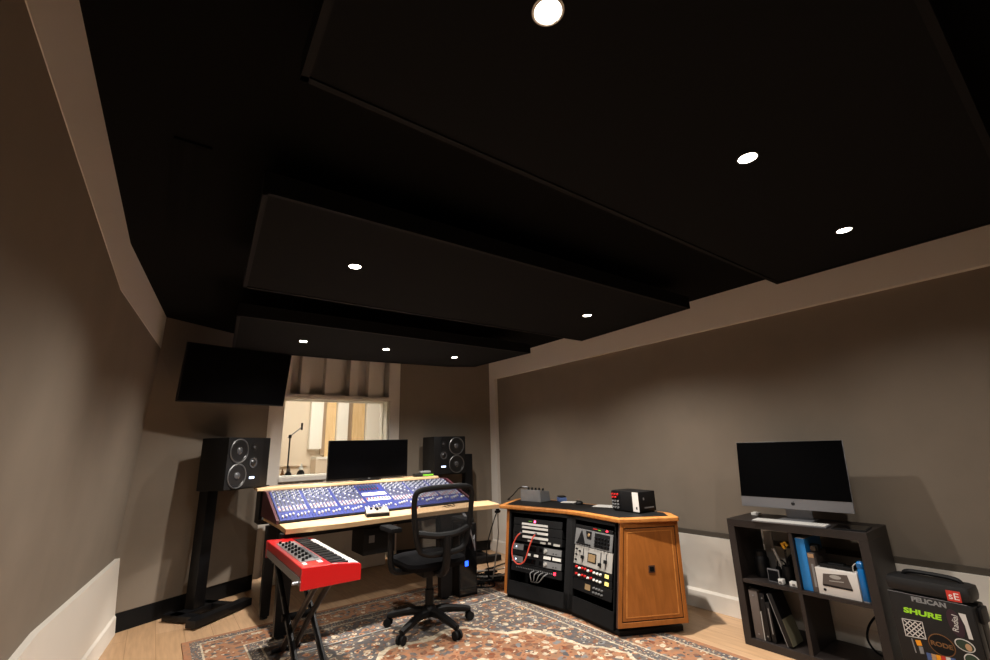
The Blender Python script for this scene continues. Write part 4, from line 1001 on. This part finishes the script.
t = thing('pencil_cup', 'black cup of pens with a yellow topped pen in the upper compartment', 'cup', (3.50, 1.50, SZ))
MB().lathe([(.032, 0), (.035, .01), (.035, .10), (.031, .1), (.031, .02)], n=18).build('cup', M['blk'], t)
MB().tube([(0, .0, .03), (.0, -.005, .2)], .006, 6).build('pen', M['blk'], t); MB().tube([(.0, -.005, .205), (.0, .01, .235), (.0, -.01, .245), (0, -.025, .225)], .010, 8).build('yellow_handle', M['yellow'], t)
MB().tube([(-.01, .01, .03), (-.02, .06, .2)], .008, 6).build('grey_pen', M['ltgrey'], t)
t = thing('headphones', 'black headphones lying in front of the pencil cup', 'headphones', (3.50, 1.56, SZ + .0), 0)
for y in (-.018, .018): MB().cyl((.055, y, .04), (.055, y + (.012 if y > 0 else -.012), .04), .035, n=18).build('ear_cup', M['blk'], t)
MB().tube(spline([(.055, -.026, .05), (.06, -.024, .1), (.06, 0, .115), (.06, .024, .1), (.055, .026, .05)], 6), .005, 6).build('headband', M['blk'], t)
t = thing('ring_binder', 'bright blue folder standing next to the middle divider', 'binder', (3.40, 1.360, SZ), R(-90))
MB().bx((-.024, 0, 0), (.03, .26, .30), .003).build('cover', M['binderblue'], t); MB().bx((-.020, .004, .3005), (.026, .255, .303)).build('pages', M['stkwhite'], t, smooth=False)
t = thing('manual_book', 'dark grey boxed book with pale top label beside the blue folder', 'book', (3.40, 1.3085, SZ), R(-90))
MB().bx((-.02, 0, 0), (.018, .2, .222), .002).build('cover', M['taupebox'], t); MB().bx((-.017, -.0012, .196), (.016, -.0002, .218)).build('top_label', M['stktan'], t, smooth=False)
text('spine_title', 'STUDIO', .028, M['lettergrey'], t, Matrix.Translation((0, -.001, .10)) @ FACE @ Matrix.Rotation(R(-90), 4, 'Z'), .0004) if False else None
MB().bx((-.006, -.001, .03), (.006, -.0002, .16)).build('spine_print', M['lettergrey'], t, smooth=False)
t = thing('product_box', 'white product box printed with a dark device in the upper compartment', 'box', (3.39, 1.188, SZ), R(-90))
MB().bx((-.106, 0, 0), (.106, .09, .147), .0015).build('carton', M['stkwhite'], t)
mb = MB()
def flat(mb, P, y0=-.0012, y1=-.0002): mb.hexa([(x, y0, z) for x, z in P], [(x, y1, z) for x, z in P])
flat(mb, [(-.078, .05), (.072, .048), (.072, .06), (.057, .13), (-.067, .118), (-.078, .062)]); mb.build('device_print', M['taupebox'], t, smooth=False)
mb = MB(); flat(mb, [(.0 + .03 * math.cos(a) - .005, .108 + .011 * math.sin(a)) for a in [k * PI / 8 for k in range(16)]], -.0018, -.0013); flat(mb, [(-.04, .08), (.035, .085), (.035, .09), (-.04, .085)], -.0018, -.0013); mb.build('device_dial', M['ltgrey'], t, smooth=False)
mb = MB(); flat(mb, [(-.072 + .008 * math.cos(a), .028 + .008 * math.sin(a)) for a in [k * PI / 6 for k in range(12)]]); flat(mb, [(-.078, .0495), (.072, .0475), (.072, .058), (-.078, .060)], -.0018, -.0013); mb.build('dark_print', M['blk'], t, smooth=False)
t = thing('headset_case', 'flat black case lying on the white product box', 'case', (3.44, 1.19, SZ + .148), R(-90))
MB().box((0, .01, .011), (.17, .085, .02), 0, .006).build('shell', M['blk'], t); MB().box((.0, .01, .024), (.08, .05, .006), 0, .002).build('lid', M['rubber'], t)
t = thing('webcam', 'black camera on the boxed book behind the blue folder', 'camera', (3.47, 1.30, SZ + .2225), R(-90))
MB().box((-.0, .0, .022), (.05, .05, .044), 0, .012).build('body', M['blk'], t); MB().cyl((0, -.025, .022), (0, -.04, .022), .016, n=16).build('barrel', M['blkgloss'], t)
t = thing('water_bottle', 'slim blue metal bottle leaning at the end of the upper compartment', 'bottle', (3.405, 1.0575, SZ))
MB().lathe([(.017, 0), (.021, .006), (.021, .165), (.016, .178)], n=20).build('body', M['tubeblue'], t); MB().lathe([(.018, .1785), (.02, .185), (.02, .205), (.012, .214)], n=20).build('cap', M['tubeblue'], t)
MB().tube(spline([(-.0, .02, .20), (-.005, .038, .18), (-.005, .036, .14), (-.01, .022, .135)], 5), .003, 6).build('carry_loop', M['ltgrey'], t)
MB().lathe([(.019, .0002), (.0215, .001), (.0215, .008)], (-.0005, 0, 0), None, 16).build('foot_ring', M['silver'], t)

# lower compartment: upright flat things
def slabthing(name, label, cat, y, w, hgt, d, lean, m, extra=None, x=3.395, dz=0.):
    t = thing(name, label, cat, (x, y, .0478 + dz), R(-90))
    Q = Matrix.Rotation(lean, 4, 'Y')
    mb = MB(Q); mb.bx((-w / 2, 0, 0), (w / 2, d, hgt), .002); mb.build('body', m, t)
    if extra: extra(t, Q, w, hgt, d)
    return t
def rivets(t, Q, w, h, d):
    for z in (.03, h - .03): MB(Q).cyl((0, -.003, z), (0, -.0002, z), .005, n=10).build('rivet', M['grey'], t)
slabthing('archive_box', 'grey-brown upright archive box in the lower compartment by the shelf side', 'box', 1.706, .056, .290, .26, 0, M['taupebox'], rivets)
slabthing('thin_folder', 'thin pale edged folder beside the grey-brown archive box', 'folder', 1.6725, .006, .17, .2, 0, M['tanslate'], lambda t, Q, w, h, d: MB(Q).bx((-w / 2, -.001, 0), (w / 2, -.0002, h)).build('edge', M['ltgrey'], t))
slabthing('ring_binder', 'slim dark grey binder standing in the lower compartment', 'binder', 1.6505, .030, .285, .25, 0, M['blkmetal'], rivets)
slabthing('laptop', 'black laptop standing on edge next to the slim dark binder', 'laptop', 1.614, .026, .235, .23, R(-2), M['blk'], lambda t, Q, w, h, d: MB(Q).bx((-.003, -.0015, .05), (.004, -.0002, .2)).build('ports', M['grey'], t, smooth=False), 3.395, .001)
def tan(t, Q, w, h, d):
    MB(Q).bx((w / 2 + .0003, .004, .0), (w / 2 + .003, d - .004, h * .5)).build('sleeve', M['tanslate'], t); MB(Q).bx((-w / 2, -.002, 0), (-w / 2 + .004, -.0003, h)).build('edge_strip', M['grey'], t, smooth=False)
slabthing('tablet_case', 'black tablet case with tan lower half leaning in the lower compartment', 'tablet case', 1.520, .03, .30, .16, R(-15), M['blk'], tan, 3.39, .0053)
t = thing('power_cable', 'black cable curving through the empty lower compartment of the shelf', 'cable', (3.6, 1.1, .05))
MB().tube(spline([(.12, -.02, .26), (.02, .04, .18), (-.02, .055, .1), (.0, .02, .03), (.04, -.04, .012)], 8), .006, 6).build('lead', M['blk'], t); MB().cyl((.04, -.04, .012), (.05, -.06, .012), .009, n=8).build('plug', M['blk'], t)
t = thing('power_outlet', 'white wall outlet low on the long wall seen through the shelf', 'outlet', (XR - .001, 1.42, .21), R(-90))
MB().bx((-.035, -.008, -.057), (.035, -.0002, .057), .002).build('plate', M['offwhite'], t)
for z in (-.024, .024): MB().bx((-.014, -.0095, z - .014), (.014, -.0082, z + .014)).build('socket', M['ltgrey'], t, smooth=False)

# ------------------------------------------------------------------ hard case with stickers
u = Vector((-.1, -.995, 0)).normalized(); n_ = Vector((-.995, .1, 0)).normalized()
t = thing('hard_case', 'black hard shell equipment case covered in band stickers beside the cube shelf', 'case', M=frameM((3.37, .95, 0), u, n_))
CWd, CH, CD = .345, .585, .16
mb = MB(); mb.bx((0, .012, .012), (CWd, CD * .45, CH - .085), .014); mb.bx((0, CD * .47, .012), (CWd, CD, CH - .085), .014); bdy = mb.build('shell', M['caseblk'], t)
MB().bx((.004, .002, .02), (CWd - .006, .0118, .503), .005).build('lid_face', M['caseblk'], t)
mb = MB(); mb.bx((0, .004, CH - .078), (CWd, CD, CH - .001), .03); mb.build('top_end', M['caseblk'], t)
mb = MB()
for z in (CH - .081,): mb.bx((.004, .0005, z - .0008), (CWd - .02, .0025, z + .0008))
mb.build('lid_seam', M['lettergrey'], t, smooth=False)
mb = MB(); mb.tube(spline([(.06, .09, CH - .008), (.075, .09, CH + .012), (.12, .09, CH + .019), (.24, .09, CH + .018), (.29, .09, CH + .010), (.30, .09, CH - .008)], 5), .011, 8); mb.build('handle', M['blk'], t)
for z in (.12, .42):
    mb = MB(); mb.bx((CWd, .04, z), (CWd + .016, .13, z + .07), .005); mb.build('latch', M['blk'], t)
for x in (.05, .31):
    mb = MB(); mb.cyl((x - .012, .14, .022), (x + .012, .14, .022), .021, n=16); mb.build('wheel', M['rubber'], t)
def stick(P, name, m, y=.0003, th=.0012):
    mb = MB(); mb.hexa([(x, y - th, z) for x, z in P], [(x, y, z) for x, z in P]); return mb.build(name, m, t, smooth=False)
def ell(cx, cz, a, b, rot=0., n=28): return [(cx + a * math.cos(k) * math.cos(rot) - b * math.sin(k) * math.sin(rot), cz + a * math.cos(k) * math.sin(rot) + b * math.sin(k) * math.cos(rot)) for k in [2 * PI * j / n for j in range(n)]]
FY = .0018
def tx(name, s, size, m, x, z, rot=0., sx=1., y=FY, shear=0., bold=0.): return text(name, s, size, m, t, Matrix.Translation((x, y, z)) @ FACE @ Matrix.Rotation(rot, 4, 'Z'), .0006, 'CENTER', sx, shear, bold)
tx('lettering', 'PELICAN', .032, M['lettergrey'], .173, .482, R(0), 1.12, FY, 0, .0014)
tx('sticker_lettering', 'SHURE', .034, M['lime'], .133, .419, 0, 1.5, FY, .1, .0013)
stick([(.254, .510), (.308, .512), (.309, .561), (.255, .559)], 'square_sticker', M['sered'], .0038)
tx('sticker_lettering', 'sE', .044, M['offwhite'], .282, .534, 0, 1.1, .0022)
# lattice diamond sticker
dq = [Vector((.038, .377)), Vector((.131, .383)), Vector((.131, .296)), Vector((.038, .287))]
def db(s, v): p = (dq[3] * (1 - s) + dq[2] * s) * (1 - v) + (dq[0] * (1 - s) + dq[1] * s) * v; return (p.x, p.y)
stick([db(0, 0), db(1, 0), db(1, 1), db(0, 1)], 'lattice_sticker', M['blk'], FY)
mb = MB()
def dq_(s0, s1, v0, v1): P = [db(s0, v0), db(s1, v0), db(s1, v1), db(s0, v1)]; mb.hexa([(x, FY - .002, z) for x, z in P], [(x, FY - .0012, z) for x, z in P])
for a in ((.03, .97, .03, .07), (.03, .97, .93, .97), (.03, .07, .07, .93), (.93, .97, .07, .93)): dq_(*a)
for k in (-.5, -.25, 0, .25, .5):
    for P in ([db(max(.1, .1 + k) , max(.1, .1 - k)), db(min(.9, .9 + k), min(.9, .9 - k))], [db(max(.1, .1 + k), 1 - max(.1, .1 - k)), db(min(.9, .9 + k), 1 - min(.9, .9 - k))]):
        a, b = Vector(P[0]), Vector(P[1]); d = (b - a).normalized(); q = Vector((-d.y, d.x)) * .0021; P = [a - q, b - q, b + q, a + q]
        mb.hexa([(x, FY - .002, z) for x, z in P], [(x, FY - .0012, z) for x, z in P])
mb.build('lattice_print', M['stkwhite'], t, smooth=False)
stick(ell(.185, .290, .052, .05), 'round_sticker', M['rode'], FY); stick(ell(.185, .290, .048, .046), 'round_sticker_field', M['blk'], FY - .0012, .0006)
tx('sticker_lettering', 'RODE', .028, M['rode'], .185, .290, 0, 1.15, FY - .002, 0, .001)
stick(ell(.262, .41, .028, .062, R(8)), 'plum_sticker', M['plum'], FY)
tx('sticker_lettering', 'Radial', .033, M['stkwhite'], .262, .41, R(82), 1., FY - .0014)
stick([(.283, .462), (.309, .461), (.314, .352), (.298, .352), (.296, .41)], 'white_sticker', M['stkwhite'], FY)
stick(ell(.276, .317, .037, .027, R(-12)), 'oval_sticker', M['stkwhite'], FY); stick(ell(.276, .317, .033, .023, R(-12)), 'oval_print', M['stkgreen'], FY - .0012, .0006); stick(ell(.289, .312, .012, .016), 'oval_patch', M['stktan'], FY - .0018, .0006)
stick([(.078, .282), (.100, .286), (.103, .262), (.082, .258)], 'orange_sticker', M['stkorange'], FY)
stick([(.086, .255), (.104, .258), (.104, .225), (.088, .222)], 'grey_sticker', M['lettergrey'], FY); stick([(.062, .285), (.067, .285), (.072, .22), (.067, .22)], 'thin_sticker', M['lettergrey'], FY)
for k, mm in enumerate(('stkblue', 'stktan', 'stkorange', 'sered', 'stkwhite', 'stkblue')): stick([(.113 + .019 * k, .19), (.131 + .019 * k, .19), (.131 + .019 * k, .236 + .0015 * k), (.113 + .019 * k, .235 + .0015 * k)], 'striped_sticker', M[mm], FY)
stick(ell(.29, .255, .03, .03), 'leaf_sticker', M['stkwhite'], FY); stick(ell(.29, .255, .026, .026), 'leaf_print', M['stkgreen'], FY - .0012, .0006)

# ------------------------------------------------------------------ things in the live room
t = thing('microphone_stand', 'microphone on a boom stand in the bright room behind the window', 'microphone stand', (1.52, 7.0, .002))
MB().lathe([(.13, 0), (.13, .015), (.02, .03), (.012, .035)], n=20).build('base', M['blk'], t); MB().tube([(0, 0, .03), (.0, 0, 1.58)], .011, 8).build('pole', M['blk'], t)
MB().tube([(-.03, 0, 1.55), (.15, 0, 1.70)], .008, 8).build('boom', M['grey'], t); MB().cyl((.15, 0, 1.66), (.15, 0, 1.76), .014, n=12).build('microphone', M['blk'], t)
MB().box((0, 0, 1.57), (.04, .04, .05), 0, .01).build('clutch', M['blk'], t)
def ornament(x, label, mats, s):
    t = thing('ornament', label, 'ornament', (x, 5.93, WZ0 + .0), 0)
    MB().lathe([(.035 * s, 0), (.05 * s, .01), (.04 * s, .05 * s), (.02 * s, .07 * s)], n=14).build('base', M[mats[0]], t); MB().lathe([(.022 * s, .07 * s), (.03 * s, .085 * s), (.02 * s, .11 * s), (.006 * s, .15 * s)], n=12).build('top', M[mats[1]], t)
sb = MB(); sb.bx((WX0, YW + .3, WZ0 - .05), (WX1, YW + .44, WZ0)); struct(sb, 'trim_5', M['live_white'], smooth=False)
ornament(1.235, 'small brown ornament on the window sill beside the microphone stand', ('brass', 'brass'), .6)
ornament(1.30, 'dark pointed ornament on the sill at the corner of the window', ('blk', 'taupebox'), .8)
ornament(1.44, 'black and white ornament with pointed top on the window sill', ('blk', 'offwhite'), .95)

t = thing('live_room_lamp', 'bright ceiling panel lamp in the room behind the window', 'ceiling lamp', (1.9, 7.2, 2.86))
MB().bx((-.9, -.5, 0), (.9, .5, .035)).build('frame', M['can'], t, smooth=False)
MB().bx((-.85, -.45, -.006), (.85, .45, -.001)).build('diffuser', mat('live lamp', (255, 240, 215), .5, emit=(255, 250, 241), estr=15.), t, smooth=False)

w = D.worlds.new('world'); scene.world = w; w.use_nodes = True
w.node_tree.nodes['Background'].inputs[0].default_value = (0, 0, 0, 1); w.node_tree.nodes['Background'].inputs[1].default_value = 0
scene.cycles.max_bounces = 8; scene.cycles.diffuse_bounces = 3
